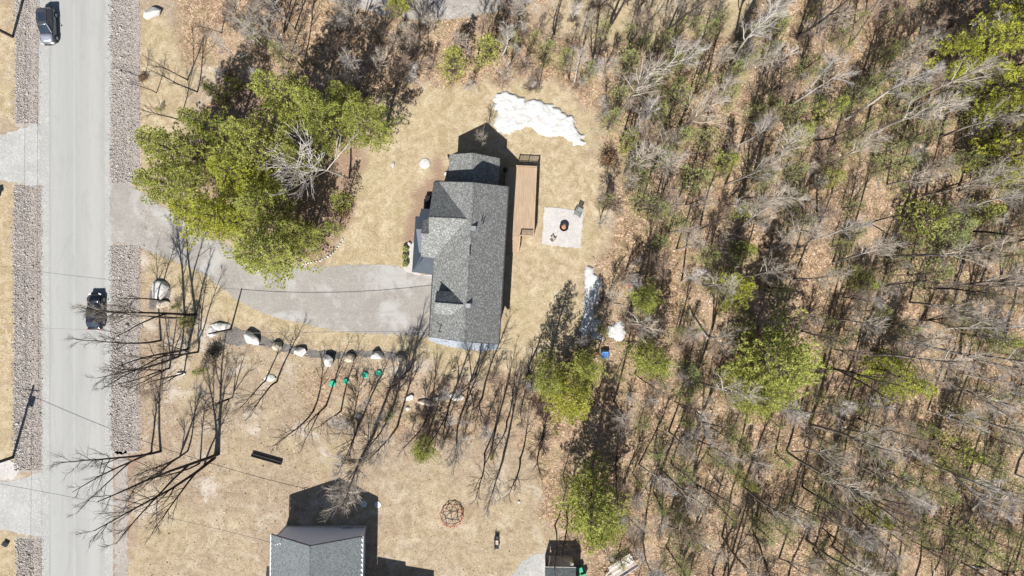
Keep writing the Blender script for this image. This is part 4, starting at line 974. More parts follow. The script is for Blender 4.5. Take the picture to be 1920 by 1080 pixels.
def add_bare(idx, x, y, H_, label, group=None, rz=None, lean=(0, 0), name='bare_tree', cat='tree', tilt=None):
    kd, h0, mt_, mb_ = BARE[idx]; s_ = H_/h0
    o = empty(name, (x, y, gz(x, y)-.05), 0, label, cat, group); o.scale = (s_, s_, s_)
    o.rotation_euler = (lean[0], lean[1], random.uniform(0, 6.283) if rz is None else rz)
    if tilt: o.rotation_euler = (Matrix.Rotation(math.hypot(*tilt), 3, Vector((-tilt[1], tilt[0], 0))) @ Matrix.Rotation(o.rotation_euler.z, 3, 'Z')).to_euler()
    link_mesh('trunk', mt_, o); link_mesh('branches', mb_, o); return o

def conifer_meshes(seed, H_, R, dens=1.0, mat_f='pine', low=.18, step=.6, blade=.30, blades=8, gapp=.12, droop=0.0, branchmat='bark_pine'):
    rs = np.random.default_rng(seed); wood = []; TP = []; TD = []
    wood_tr = [(*grow((0, 0, -.3), (rs.normal(0, .02), rs.normal(0, .02), 1), H_, 9, H_*.014+.03, .02, rs, .02, .02), 8)]
    tp, tr_, _ = wood_tr[0]; z = H_*low; az = rs.uniform(0, 6.28)
    sect = rs.uniform(.72, 1.18, 6)                                    # uneven outline
    while z < H_*.985:
        t_ = (z/H_-low)/(1-low); nb = 5 if t_ < .8 else 4
        for k in range(nb):
            if rs.random() < gapp: continue
            az += 2*math.pi/nb+rs.normal(0, .25); prof = (1-t_)**.75*(1-.35*max(0, .3-t_)/.3)+.06
            L = R*prof*rs.uniform(.5, 1.3)*sect[int((az % 6.283)/6.2832*6) % 6]
            if L < .25: L = .25
            el = -.05+.75*t_-droop+rs.normal(0, .08); p, d, r = sample(tp, tr_, min(.99, z/H_))
            b, br_ = grow(p, (math.cos(az)*math.cos(el), math.sin(az)*math.cos(el), math.sin(el)), L, 5, .035, .012, rs, .06, .06-droop*.3)
            wood.append((b, br_, 3)); ns = max(2, int(L*.75/(.34/dens)))
            for j in range(ns):
                f = .28+.72*(j+.5)/ns; q, dq, _r = sample(b, br_, min(f, .99)); sidev = np.cross(dq, [0, 0, 1.]); sidev /= np.linalg.norm(sidev)
                for sg in (-1, 1):
                    l2 = (.17+.24*L*(1-f))*rs.uniform(.6, 1.2); l2 = min(l2, 1.0)
                    dd = dq*.75+sidev*sg*.9+np.array([0, 0, .12-droop]); dd /= np.linalg.norm(dd); nt_ = max(1, int(l2/.2))
                    for i in range(nt_):
                        TP.append(q+dd*l2*(i+1)/nt_+rs.normal(0, .04, 3)); TD.append(dd*.8+np.array([0, 0, .35-droop])+rs.normal(0, .15, 3))
            TP.append(b[-1]); TD.append(b[-1]-b[-2])
        z += step*rs.uniform(.75, 1.2)
    for i in range(6): TP.append(tp[-1]+rs.normal(0, .06, 3)+[0, 0, -.12*i]); TD.append(np.array([rs.normal(0, .4), rs.normal(0, .4), 1.]))
    TP = np.array(TP); TD = unit(np.array(TD)); nT = len(TP)
    C = np.repeat(TP, blades, 0); D = unit(np.repeat(TD, blades, 0)+rs.normal(0, .5, (nT*blades, 3))); n_ = len(C)
    ll = blade*rs.uniform(.6, 1.25, (n_, 1)); sd = unit(np.cross(D, rs.normal(0, 1, (n_, 3)))); wd = blade*.085
    # one island per tuft pair: blades are narrow rhombi
    V = np.stack([C+sd*wd*.35, C+D*ll*.45-sd*wd, C+D*ll, C+D*ll*.45+sd*wd], 1).reshape(-1, 3)
    F = np.arange(n_*4).reshape(-1, 4)
    mf = np_mesh('foliage', V, F, M[mat_f]); V, F = tubes_np(wood); mw = np_mesh('limbs', V, F, M[branchmat]); V, F = tubes_np(wood_tr); mt_ = np_mesh('trunk', V, F, M[branchmat], True)
    return mt_, mw, mf
CON = {}
for i in range(4): CON['pine', i] = (17, 4.2, *conifer_meshes(200+i, 17, 4.2, 1.0, 'pine', .14, .66, .29, 18, .05))
for i in range(2): CON['yellow', i] = (17, 4.2, *conifer_meshes(230+i, 17, 4.2, 1.0, 'yellowpine', .14, .66, .29, 18, .05))
for i in range(3): CON['hem', i] = (8, 2.2, *conifer_meshes(300+i, 8, 2.2, .9, 'hemlock', .10, .42, .20, 9, .18, .12))
for i in range(2): CON['young', i] = (6, 1.7, *conifer_meshes(320+i, 6, 1.7, 1.0, 'pine', .08, .42, .22, 11, .12))
for i in range(3): CON['sparse', i] = (8, 2.6, *conifer_meshes(340+i, 8, 2.6, .62, 'hemlock', .15, .45, .20, 10, .24, .1))
def add_con(kd, i, px, py, rpx, label, group=None, H_=None, name='pine_tree', cat='tree', hf=.5):
    """px,py = centre of the crown in the photograph, rpx its radius in pixels"""
    h0, R0_, mt_, mw, mf = CON[kd, i]; R = rpx/S/1.07*(1.16 if kd in ('pine', 'yellow') else 1.0)
    H_ = H_ or h0*R/R0_; hm = H_*hf; f = (CAMH-hm)/CAMH
    x, y = (px-960)/S*f, (540-py)/S*f
    o = empty(name, (x, y, gz(x, y)-.05), 0, label, cat, group); o.scale = (R/R0_*1.0, R/R0_, H_/h0); o.rotation_euler = (random.gauss(0, .03), random.gauss(0, .03), random.uniform(0, 6.283))
    link_mesh('trunk', mt_, o); tag(link_mesh('limbs', mw, o), kind='stuff'); link_mesh('foliage', mf, o); return o
# --- the big pine group left of the house
BIG = [('pine', 0, 330, 285, 62, 17, 'pine at the upper left of the big clump, nearest the road'), ('pine', 1, 305, 345, 58, 14, 'low spreading pine on the left edge of the big clump, over the driveway mouth'),
       ('yellow', 0, 375, 405, 62, 15, 'yellowish pine at the lower left of the big clump over the driveway'), ('pine', 2, 470, 275, 70, 19, 'tall pine in the middle of the big clump'),
       ('pine', 3, 545, 190, 62, 19, 'tall pine at the top of the big clump in front of the dark tree shadow'), ('pine', 0, 600, 235, 58, 18, 'pine at the upper right of the big clump'),
       ('pine', 1, 690, 232, 52, 17, 'pine reaching furthest right over the front lawn'), ('yellow', 1, 440, 330, 56, 16, 'yellow green pine left of the dead grey crown'),
       ('pine', 2, 505, 385, 58, 14, 'dense pine just below the dead grey crown'), ('pine', 3, 498, 468, 72, 15, 'dark based pine at the bottom of the clump overhanging the driveway'),
       ('yellow', 0, 430, 420, 50, 15, 'yellowish pine between the two driveway pines'), ('pine', 0, 390, 240, 44, 15, 'narrow pine behind the upper left edge of the clump'),
       ('pine', 1, 650, 180, 34, 13, 'smaller pine above the right end of the clump'), ('young', 0, 638, 378, 26, 6, 'young bright pine below the dead grey crown at the lawn edge'),
       ('young', 1, 625, 430, 22, 5, 'young bright pine in the mulch bed inside the stone border'), ('pine', 3, 560, 300, 38, 12, 'dark pine half hidden under the dead grey crown'),
       ('young', 0, 405, 175, 26, 7, 'young pine at the top left of the clump'), ('young', 1, 437, 152, 18, 5, 'small young pine above the top left of the clump'),
       ('pine', 2, 560, 440, 40, 11, 'small dark pine at the right foot of the clump')]
for kd, i, x, y, r, H_, lab in BIG: add_con(kd, i, x, y, r, lab, None, H_)
for kd, i, x, y, r, H_, lab in [('yellow', 1, 1060, 740, 50, 12, 'bright yellow green pine at the lawn corner, below the shadow on the grass'), ('pine', 0, 1030, 702, 44, 13, 'dark green pine whose shadow falls on the lawn near the snow'), ('pine', 3, 1098, 700, 44, 12, 'dark pine left of the blue tarp'),
       ('pine', 1, 1120, 945, 74, 17, 'big olive pine above the shed at the bottom'), ('pine', 2, 1135, 990, 46, 13, 'lower pine right beside the trailer'),
       ('pine', 2, 1460, 690, 88, 19, 'largest pine in the middle of the woods'), ('pine', 1, 1420, 745, 55, 15, 'pine at the lower left side of the largest woods pine'),
       ('yellow', 0, 1378, 540, 46, 11, 'lone bright green pine over a dark hollow in the woods'), ('pine', 3, 1218, 672, 46, 12, 'olive pine right of the blue tarp'),
       ('pine', 0, 1216, 556, 38, 9, 'feathery pine beside the red stool'), ('yellow', 1, 1692, 700, 52, 13, 'yellow green pine right of the largest woods pine'),
       ('yellow', 1, 1850, 78, 58, 17, 'yellow pine at the top right by the dark shadow'), ('yellow', 0, 1905, 150, 62, 19, 'yellow pine at the right edge, upper one'), ('yellow', 1, 1930, 265, 60, 18, 'yellow pine at the right edge, lower one'), ('yellow', 0, 1950, 20, 60, 17, 'yellow pine in the top right corner'),
       ('yellow', 0, 742, 2, 26, 8, 'small bright pine cut by the top edge'), ('young', 0, 845, 118, 36, 8, 'bright young pine at the upper edge of the front lawn'), ('young', 1, 915, 88, 36, 9, 'yellow green young pine right of the bright one above the lawn'),
       ('pine', 2, 790, 842, 30, 9, 'feathery conifer among the bare trees above the climbing dome'), ('young', 1, 370, 698, 14, 3, 'tiny bright conifer at the foot of the roadside saplings'), ('young', 0, 347, 604, 18, 3, 'low green conifer beside the twin boulders by the road'),
       ('young', 1, 327, 574, 10, 2, 'smallest green shrub beside the tan boulder'), ('young', 0, 727, 783, 13, 4, 'small conifer on the trunk line of the bare tree row'), ('young', 1, 923, 857, 9, 3, 'tiny conifer above the climbing dome'),
       ('young', 0, 297, 204, 8, 1.6, 'tiny green seedling pine on the roadside lawn'), ('young', 1, 1043, 812, 8, 3, 'tiny conifer below the bright lawn corner pine')]:
    add_con(kd, i, x, y, r, lab, None, H_)
# --- conifers in the woods
UND = [(1110, 130, 16), (1180, 115, 28), (1215, 160, 25), (1165, 185, 25), (1150, 225, 22), (1250, 70, 15), (1270, 175, 27), (1260, 115, 20), (1185, 262, 22), (1320, 160, 22), (1372, 185, 20), (1375, 148, 22), (1410, 60, 22), (1380, 90, 14), (1402, 108, 20), (1275, 258, 24), (1240, 290, 28), (1200, 330, 24), (1305, 330, 30), (1240, 218, 24), (1190, 300, 18), (1205, 378, 27), (1240, 388, 27), (1275, 418, 20), (1245, 456, 18), (1480, 275, 24), (1500, 245, 26), (1490, 212, 20), (1455, 40, 22), (1450, 90, 20), (1530, 15, 12), (1600, 45, 20), (1660, 150, 24), (1700, 180, 24), (1600, 185, 26), (1690, 90, 16), (1560, 210, 26), (1490, 315, 22), (1560, 335, 22), (1680, 310, 32), (1665, 285, 20), (1830, 220, 24), (1820, 300, 24), (1880, 320, 30), (1905, 345, 26), (1750, 408, 44), (1800, 425, 36), (1785, 468, 36), (1740, 515, 36), (1845, 400, 30), (1620, 530, 22), (1590, 510, 20), (1500, 420, 22), (1600, 440, 20), (1860, 632, 28), (1885, 645, 22), (1815, 790, 20), (1790, 842, 32), (1620, 832, 22), (1560, 832, 14), (1680, 892, 32), (1545, 932, 20), (1900, 930, 30), (1828, 1015, 34), (1858, 1040, 26), (1560, 1062, 28), (1600, 1072, 22), (1340, 862, 18), (1270, 882, 26), (1240, 942, 22), (1288, 1000, 24), (1265, 1052, 24), (1400, 902, 18), (1360, 962, 22), (1430, 1000, 24), (1470, 860, 24), (1500, 960, 22), (1700, 1000, 22), (1640, 960, 26), (1760, 930, 20), (1330, 480, 22), (1395, 470, 24), (1330, 255, 24), (1365, 300, 22), (1420, 210, 22), (1430, 330, 26), (1400, 395, 20), (1520, 120, 20), (1620, 255, 24), (1730, 250, 24), (1560, 640, 20), (1600, 760, 20), (1840, 850, 22), (1860, 740, 20), (1060, 903, 14), (1000, 70, 14), (1020, 98, 20), (1062, 105, 20), (960, 72, 20), (1130, 620, 14), (1290, 740, 20), (1205, 800, 16), (470, 60, 18), (520, 95, 20), (1900, 480, 22), (1700, 610, 20), (1465, 540, 18)]
def region_name(px, py):
    if px < 1110:
        if py < 240: return ('along the top edge above the big pine clump' if px < 620 else 'in the dark tree shadow above the front lawn' if px < 840 else 'between the top lawn and the snow patch')
        return 'in the bare strip below the green lids' if px < 800 else 'in the bare strip below the garage'
    row = ['at the top of the woods', 'in woods level with the snow', 'in woods level with the deck', 'in woods level with the garage', 'in woods level with the tarp', 'in lower woods above the shed', 'at the bottom of the woods'][min(6, max(0, int(py/155)))]
    col = ['lawn side', 'left half', 'middle', 'right half', 'right edge'][min(4, max(0, int((px-1110)/163)))]
    return row+', '+col
for x, y, r in UND:
    bright = random.random(); kd = 'sparse' if r > 21 and bright < .6 else ('hem' if bright < .85 else 'young'); i = random.randrange(2 if kd == 'young' else 3)
    rr_ = r*(1.5 if kd == 'sparse' else 1.25); reg = region_name(x, y)
    look = {'sparse': 'thin crowned grey green hemlock', 'hem': 'small dark green hemlock', 'young': 'small bright green pine'}[kd]
    add_con(kd, i, x, y, rr_, look+' '+reg, look.replace('birch', 'birche')+'s '+reg, random.uniform(5, 9)*(rr_/30)**.5, 'hemlock_tree' if kd != 'young' else 'pine_tree')
for k in range(165):                                                   # thin understory between them
    x, y = random.uniform(1120, 1960), random.uniform(20, 1120)
    if x < 1250 and 380 < y < 660: continue
    reg = region_name(x, y); add_con('sparse', random.randrange(3), x, y, random.uniform(16, 32), 'thin crowned grey green hemlock '+reg, 'thin crowned grey green hemlocks '+reg, random.uniform(3, 7), 'hemlock_tree')

# --- hand placed bare trees: kind index, foot px, height, label
def lean_to(px, py, dx, dy): return dx, dy
HAND = [(4, 410, 851, 21, 'tall twin stemmed bare tree at the centre of the lower left group', 2), (3, 402, 858, 19, 'slim bare tree touching the tall twin stemmed one'), (3, 302, 846, 16, 'bare tree whose crown spreads over the road edge at lower left'),
        (10, 337, 856, 11, 'dark many stemmed bare tree left of the tall twin stemmed one'), (3, 352, 845, 11, 'small dark bare tree beside the many stemmed one'), (4, 284, 848, 14, 'bare tree nearest the lower ditch'),
        (4, 367, 590, 17, 'bare tree by the driveway curve leaning over the black car'), (3, 302, 562, 10, 'thin bare tree rising behind the big white boulder'), (3, 302, 638, 13, 'bare tree sending one long limb across the ditch below the black car'),
        (4, 352, 655, 16, 'bare tree in the saplings beside the ditch, left stem'), (10, 372, 660, 12, 'many stemmed bare sapling clump below the driveway curve'), (3, 335, 668, 14, 'bare sapling in the roadside clump leaning toward the road'), (7, 345, 700, 9, 'reddish low bare sapling at the bottom of the roadside clump'), (10, 318, 690, 11, 'many stemmed sapling nearest the ditch in the roadside clump'),
        (7, 402, 668, 3, 'dark bushy bare shrub left of the white boulders row'), (3, 498, 714, 10, 'thin straight bare tree at the flat broken rocks'), (3, 519, 716, 12, 'thin forked bare tree right of the straight one at the broken rocks'), (10, 436, 745, 8, 'small many branched bare tree on the south lawn'),
        (4, 612, 760, 12, 'crooked bare tree left of the green lids leaning to the timber'), (3, 680, 782, 13, 'bare tree rooted at the small white rock'), (3, 640, 770, 11, 'thin bare tree between the crooked one and the small white rock'), (3, 728, 780, 13, 'bare tree rising beside the small conifer'),
        (4, 770, 690, 12, 'dense bare tree at the right end of the boulder row by the garage'), (10, 760, 705, 9, 'many stemmed bare tree below the right end of the boulder row'), (3, 800, 780, 12, 'bare tree below the long tan slab'), (4, 842, 760, 14, 'bare tree at the middle of the stone ledge'),
        (10, 880, 720, 10, 'many stemmed bare tree at the right end of the stone ledge'), (3, 905, 745, 13, 'bare tree casting a long thin shadow past the garage corner'), (3, 893, 700, 11, 'pale twigged bare tree just below the garage roof'), (4, 930, 800, 13, 'bare tree midway between stone ledge and climbing dome'), (3, 908, 850, 12, 'bare tree rooted above the climbing dome'),
        (3, 950, 790, 11, 'bare tree left of the lawn corner pine'), (10, 990, 690, 9, 'pale many stemmed bare tree at the lawn edge left of the pines'), (3, 975, 860, 12, 'bare tree on leafy ground right of the dome'), (3, 1010, 850, 10, 'thin bare tree on leafy ground below the yellow pine'),
        (3, 1062, 960, 12, 'thin bare tree leaning toward the shed'), (3, 1040, 985, 10, 'crooked bare tree just left of the big olive pine'), (5, 1075, 640, 8, 'small bare tree at the foot of the narrow snow patch'),
        (3, 268, 146, 5, 'crooked little bare tree on the roadside lawn at the top'), (3, 293, 174, 6, 'bare tree with limbs over the upper ditch'), (4, 352, 150, 9, 'bare tree on the roadside lawn left of the clump top'), (3, 370, 172, 10, 'bare tree at the clump top sending a limb to the ditch'), (3, 335, 225, 9, 'bare tree hidden behind the upper left pine'),
        (0, 348, 597, 15, 'pale twigged bare tree whose crown covers the black car'), (3, 383, 873, 14, 'bare tree below the tall twin stemmed one, its crown reaching the bottom edge'), (3, 375, 868, 11, 'thin bare tree just left of the one reaching the bottom edge'), (0, 700, 815, 20, 'pale bare tree whose crown hangs over the lavender house shadow'), (2, 908, 266, 6, 'little bare tree in the shadow of the north gable'), (3, 587, 770, 12, 'thin bare tree left of the crooked one, above the timber'), (0, 745, 800, 15, 'pale broom crowned bare tree beside the small conifer'), (0, 860, 790, 15, 'pale bare tree behind the feathery conifer'), (0, 945, 850, 16, 'tallest pale bare tree between dome and lawn corner pine'),
        (5, 1188, 240, 13, 'white barked birch leaning out of the woods by the snow patch'), (6, 1075, 158, 10, 'pale double birch just above the right end of the snow'), (5, 1370, 138, 9, 'curved white birch in the green understory at the top'), (9, 660, 260, 8, 'dead tree'), ]
TILT = {(410, 851): (-.24, -.05), (402, 858): (-.20, -.14), (302, 846): (-.22, .04), (337, 856): (-.05, -.05), (352, 845): (-.03, -.03), (284, 848): (-.20, -.12), (367, 590): (-.34, .01), (348, 597): (-.36, .04), (302, 638): (-.22, .0), (383, 873): (-.10, -.25)}
for r_ in HAND[:-1]:
    k, x, y, H_, lab = r_[:5]; p = G(x, y); add_bare(k, p.x, p.y, H_, lab, None, None, (random.gauss(0, .04), random.gauss(0, .04)), tilt=(TILT.get((x, y)) or ((-.10, -.03) if x < 380 and y > 560 else (-.02, -.12) if y > 680 else None)))
# the dead grey crown over the pines
dm_ = bare_tree_meshes('dead', 15, 777, M['bark_birch'], M['twig_birch'], .45, 30, 2.0, 1, 2.0, 6, 3, None, 1.7)
p = G(655, 335); o = empty('dead_tree', (p.x, p.y, 0), 0, 'dead silvery grey tree with a bare crown among the big green pines', 'tree'); link_mesh('trunk', dm_[0], o); link_mesh('branches', dm_[1], o); o.rotation_euler = (-.04, -.10, 0); o.scale = (.88, .88, .92)
# --- woods
def poisson(n, test, dmin, tries=40000):
    P = []; rr2 = random.Random(77)
    for _ in range(tries):
        if len(P) >= n: break
        x, y = test(rr2)
        if x is None: continue
        if all((x-a)**2+(y-b)**2 > dmin*dmin for a, b in P): P.append((x, y))
    return P
def wood_pt(r):
    px, py = r.uniform(1130, 1985), r.uniform(-60, 1320)
    x, y = (px-960)/S, (540-py)/S
    if px < 1175 and 340 < py < 660: return None, None
    if px < 1200 and py > 960: return None, None
    if 1330 < px < 1560 and 610 < py < 780 and r.random() < .5: return None, None
    return x, y
WP = poisson(245, wood_pt, 2.1)
for (x, y) in WP:
    px, py = x*S+960, 540-y*S
    k = random.choices([0, 1, 2, 3, 4, 5, 6, 7, 8, 9, 10], [4, 4, 3, 3, 2, 2.2, 1.5, 2, 2, 2, 1.5])[0]; reg = region_name(px, py)
    kd = BARE[k][0]; look = {'grey': 'grey leafless tree', 'dark': 'dark leafless tree', 'birch': 'pale barked leafless birch', 'red': 'short reddish leafless tree'}[kd]
    H_ = BARE[k][1]*random.uniform(.7, 1.12)
    add_bare(k, x, y, H_, look+' '+reg, look.replace('birch', 'birche')+'s '+reg, None, (random.gauss(0, .05), random.gauss(0, .05)))
def top_pt(r):
    px, py = r.uniform(390, 1130), r.uniform(-40, 165)
    if px < 560 and py > 120: return None, None
    if 560 < px < 900 and py < 45 and r.random() < .6: return None, None
    return (px-960)/S, (540-py)/S
for (x, y) in poisson(34, top_pt, 2.2):
    k = random.choice([0, 1, 2, 2, 5, 6, 7, 8, 3]); kd = BARE[k][0]
    look = {'grey': 'grey leafless tree', 'dark': 'dark leafless tree', 'birch': 'pale barked leafless birch', 'red': 'short reddish leafless tree'}[kd]; reg = 'along the top edge left of the woods'
    add_bare(k, x, y, BARE[k][1]*random.uniform(.55, .85), look+' '+reg, look.replace('birch', 'birche')+'s '+reg, None, (random.gauss(0, .06), random.gauss(0, .06)))
# trees south of the frame that throw their shadows and crowns' shade in
# --- bushes
def bush_meshes(seed, R, Hh, mat):
    rs = np.random.default_rng(seed); br = []
    for k in range(26):
        a = rs.uniform(0, 6.28); el = rs.uniform(.5, 1.35); s_ = (rs.normal(0, .15), rs.normal(0, .15), -.05)
        b = grow(s_, (math.cos(a)*math.cos(el), math.sin(a)*math.cos(el), math.sin(el)), Hh*rs.uniform(.7, 1.25), 5, .018, .008, rs, .16); br.append((*b, 3))
        for j in range(7):
            p2, d2, _ = sample(*b, min(.98, .25+.73*(j+rs.random())/7)); c = grow(p2, d2+rs.normal(0, .7, 3), rs.uniform(.25, .6), 3, .010, .005, rs, .2); br.append((*c, 3))
            for i in range(3):
                p3, d3, _ = sample(*c, rs.uniform(.2, .95)); e = grow(p3, d3+rs.normal(0, .7, 3), rs.uniform(.12, .3), 2, .007, .004, rs, .2); br.append((*e, 3))
    V, F = tubes_np(br); return np_mesh('bare_shrub', V, F, mat)
BU = [bush_meshes(400, 1, 1.5, M['twig_red']), bush_meshes(401, 1, 1.3, M['twig_dark']), bush_meshes(402, 1, 1.7, M['twig_grey']), bush_meshes(403, 1, 1.4, M['twig_red'])]
def bush_pt(r):
    q = r.random()
    if q < .72: px, py = r.uniform(1115, 1950), r.uniform(-20, 1110)
    elif q < .9: px, py = r.uniform(400, 1130), r.uniform(20, 175)
    else: px, py = r.uniform(640, 1050), r.uniform(700, 860)
    return (px-960)/S, (540-py)/S
for (x, y) in poisson(135, bush_pt, 1.6):
    px, py = x*S+960, 540-y*S; k = random.randrange(4); o = link_mesh('bare_shrub', BU[k]); o.location = (x, y, gz(x, y)); s_ = random.uniform(.7, 1.35); o.scale = (s_, s_, s_*.8); o.rotation_euler = (0, 0, random.uniform(0, 6))
    look = ['tangled reddish bare shrub', 'tangled dark bare shrub', 'tangled grey bare shrub', 'tangled reddish bare shrub'][k]; reg = region_name(px, py); tag(o, look+' '+reg, 'shrub', look.replace('birch', 'birche')+'s '+reg)
SAP = [bare_tree_meshes('sapling', 5, 900+i, M[a], M[b], .2, 14, 1.25, 1+i % 2, .9, 6, 5) for i, (a, b) in enumerate([('bark_grey', 'twig_grey'), ('bark_dark', 'twig_red'), ('bark_grey', 'twig_birch'), ('bark_dark', 'twig_dark')])]
for (x, y) in poisson(210, bush_pt, 1.3):
    px, py = x*S+960, 540-y*S; k = random.choice([0, 0, 1, 2, 2, 3]); reg = region_name(px, py); look = ['slim grey leafless sapling', 'slim reddish leafless sapling', 'slim pale leafless sapling', 'slim dark leafless sapling'][k]
    o = empty('bare_sapling', (x, y, gz(x, y)-.05), 0, look+' '+reg, 'sapling', look.replace('birch', 'birche')+'s '+reg); s_ = random.uniform(.55, 1.4); o.scale = (s_, s_, s_); o.rotation_euler = (random.gauss(0, .12), random.gauss(0, .12), random.uniform(0, 6))
    link_mesh('trunk', SAP[k][0], o); link_mesh('branches', SAP[k][1], o)
# oak saplings that kept their brown leaves
for i, (px, py, s_, lab) in enumerate([(270, 148, .6, 'dry brown grass clump at the foot of the little roadside tree'), (403, 664, 1.1, 'dark leafy shrub at the left of the boulder row'), (645, 395, 1.1, 'dark brown leafed shrub at the mulch bed edge'), (940, 60, 1.1, 'brown leafed shrub above the young pines'), (870, 70, 1.0, 'dark leafed shrub behind the bright young pine'), (1138, 300, 1.2, 'brown leafed shrub at the lawn edge below the snow'), (1225, 395, 1.1, 'rusty leafed shrub right of the gravel pad')]):
    V = rng.normal(0, .42, (900, 3))*[1, 1, .6]+[0, 0, .7]; d1 = unit(rng.normal(0, 1, (900, 3))); d2 = unit(np.cross(d1, rng.normal(0, 1, (900, 3))))
    q = np.stack([V-d1*.07, V+d2*.05, V+d1*.07, V-d2*.05], 1).reshape(-1, 3)
    o = empty('leafy_shrub', G(px, py), 0, lab, 'shrub'); o.scale = (s_, s_, s_); link_mesh('foliage', np_mesh('foliage', q, np.arange(3600).reshape(-1, 4), M['oakleaf'] if i != 1 else M['bark_dark']), o); link_mesh('stems', BU[1], o)
for i, (px, py) in enumerate([(761, 467), (760, 481), (761, 495)]):
    V = unit(rng.normal(0, 1, (700, 3)))*rng.uniform(.6, 1, (700, 1))*[.42, .42, .4]+[0, 0, .4]; d1 = unit(rng.normal(0, 1, (700, 3))); d2 = unit(np.cross(d1, rng.normal(0, 1, (700, 3))))
    q = np.stack([V-d1*.06, V+d2*.04, V+d1*.06, V-d2*.04], 1).reshape(-1, 3); o = empty('box_shrub', G(px, py), 0, ['topmost', 'middle', 'lowest'][i]+' of three clipped green shrubs beside the walkway', 'shrub', 'clipped shrubs by the walkway')
    link_mesh('foliage', np_mesh('foliage', q, np.arange(2800).reshape(-1, 4), M['hemlock']), o); link_mesh('stems', BU[1], o).scale = (.3, .3, .3)
# --- logs lying in the woods
LG = []
for s_ in (1, 2):
    rs = np.random.default_rng(s_+50); LG.append((np_mesh('log', *tubes_np([(*grow((-2.2, 0, .12), (1, 0, .0), 4.4, 7, .12, .05, rs, .05), 7)]), M['bark_grey'], True), np_mesh('log', *tubes_np([(*grow((-2.2, 0, .12), (1, 0, .0), 4.4, 7, .12, .06, rs, .05), 7)]), M['bark_birch'], True)))
for (px, py, s_, a, k, lab) in [(1210, 590, 1.1, -.75, 0, 'grey fallen log right of the small snow patch'), (1170, 571, .6, -.1, 0, 'short grey log above the snow remnant')]:
    o = link_mesh('fallen_log', LG[0][k]); o.location = G(px, py, .05); o.rotation_euler = (0, 0, a); o.scale = (s_,)*3; tag(o, lab, 'log')
for (x, y) in poisson(56, lambda r: ((r.uniform(1150, 1940)-960)/S, (540-r.uniform(0, 1090))/S), 3.0):
    k = random.randrange(2); j = random.randrange(2); o = link_mesh('fallen_log', LG[j][k]); o.location = (x, y, gz(x, y)+.05); o.rotation_euler = (0, random.uniform(-.03, .05), random.uniform(0, 3.14)); s_ = random.uniform(.4, 1.1); o.scale = (s_,)*3
    reg = region_name(x*S+960, 540-y*S); lk = ['grey', 'pale'][k]; tag(o, lk+' fallen log on the leaves '+reg, 'log', lk+' fallen logs '+reg)
# --- loose leaves and litter as real flakes
N = 150000; X = rng.uniform(-47, 68, N); Y = rng.uniform(-40, 40, N)
ii = np.clip(np.searchsorted(gx, X)-1, 0, nx-2); jj = np.clip(np.searchsorted(gy, Y)-1, 0, ny-2)
dens = np.clip(W_[jj, ii, 1]*1.0+W_[jj, ii, 2]*.35+.26*(1-W_[jj, ii, 0]), 0, 1); pxx, pyy = X*S+960, 540-Y*S
keep = (rng.random(N) < dens) & ~((pxx < 262)) & ~((pxx > 780) & (pxx < 1010) & (pyy > 280) & (pyy < 660))
X, Y, ii, jj = X[keep], Y[keep], ii[keep], jj[keep]; n_ = len(X)
Z = np.maximum.reduce([HZ[jj, ii], HZ[jj, ii+1], HZ[jj+1, ii], HZ[jj+1, ii+1]])+.02
P = np.stack([X, Y, Z], 1); a = rng.uniform(0, 6.28, n_); sz = rng.lognormal(math.log(.075), .35, n_)
d1 = np.stack([np.cos(a), np.sin(a), rng.normal(0, .35, n_)], 1)*sz[:, None]; d2 = np.stack([-np.sin(a), np.cos(a), rng.normal(0, .35, n_)], 1)*sz[:, None]*.75
V = np.stack([P-d1, P+d2, P+d1, P-d2], 1).reshape(-1, 3)
tag(link_mesh('fallen_leaves', np_mesh('fallen_leaves', V, np.arange(n_*4).reshape(-1, 4), M['leaves'])), 'carpet of dry brown fallen leaves under the woods', 'leaves', kind='stuff')

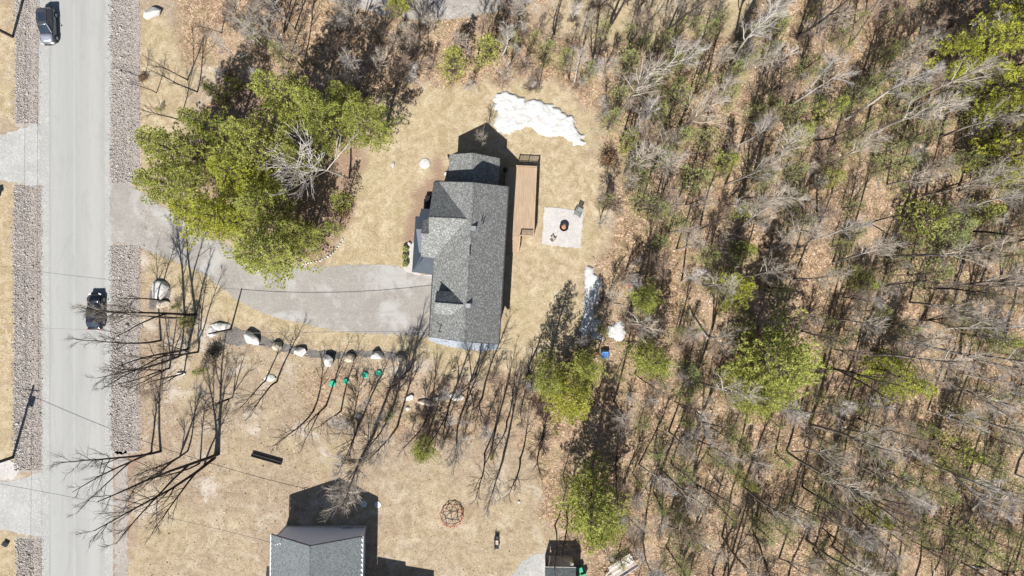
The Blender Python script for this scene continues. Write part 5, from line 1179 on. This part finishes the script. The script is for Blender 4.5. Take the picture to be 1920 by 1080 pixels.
# --- straw tufts that roughen the lawns
N = 46000; X = rng.uniform(-66, 12, N); Y = rng.uniform(-40, 40, N); pxx, pyy = X*S+960, 540-Y*S
ii = np.clip(np.searchsorted(gx, X)-1, 0, nx-2); jj = np.clip(np.searchsorted(gy, Y)-1, 0, ny-2)
DRV = [(205, 338), (240, 345), (268, 362), (300, 385), (350, 415), (400, 445), (450, 472), (520, 495), (590, 501), (660, 497), (742, 497), (760, 506), (822, 516), (818, 632), (740, 628), (640, 622), (560, 606), (500, 591), (440, 562), (395, 522), (335, 492), (290, 477), (262, 462), (205, 456)]
bad = in_poly(pxx, pyy, DRV) | ((pxx > 26) & (pxx < 263)) | ((pxx > 750) & (pxx < 1012) & (pyy > 280) & (pyy < 660)) | ((pxx > 1012) & (pxx < 1098) & (pyy > 384) & (pyy < 470)) | ((pxx < 90) & (pyy > 225) & (pyy < 356)) | ((pxx < 90) & (pyy > 884) & (pyy < 1010)) | ((pxx > 500) & (pxx < 690) & (pyy > 985)) | ((pxx > 920) & (pxx < 1110) & (pyy > 165) & (pyy < 275))
keep = ~bad & (W_[jj, ii, 1] < .5) & (W_[jj, ii, 2] < .5); X, Y = X[keep], Y[keep]; n_ = len(X)
P = np.repeat(np.stack([X, Y, np.full(n_, .0)], 1), 4, 0)+rng.normal(0, .05, (n_*4, 3))*[1, 1, 0]; m_ = len(P)
up = unit(np.stack([rng.normal(0, .8, m_), rng.normal(0, .8, m_), np.ones(m_)], 1)); sd = unit(np.cross(up, rng.normal(0, 1, (m_, 3)))); ll = rng.uniform(.05, .14, (m_, 1))
V = np.stack([P-sd*.014, P+sd*.014, P+up*ll], 1).reshape(-1, 3)
M['straw'] = islands('straw_blades', [(0, (.27, .20, .11)), (.4, (.42, .34, .21)), (.75, (.54, .46, .31)), (.9, (.30, .30, .12)), (1, (.64, .57, .42))])
tag(link_mesh('dry_grass', np_mesh('dry_grass', V, np.arange(m_*3).reshape(-1, 3), M['straw'])), 'short dry straw coloured grass of the lawns', 'grass', kind='stuff')
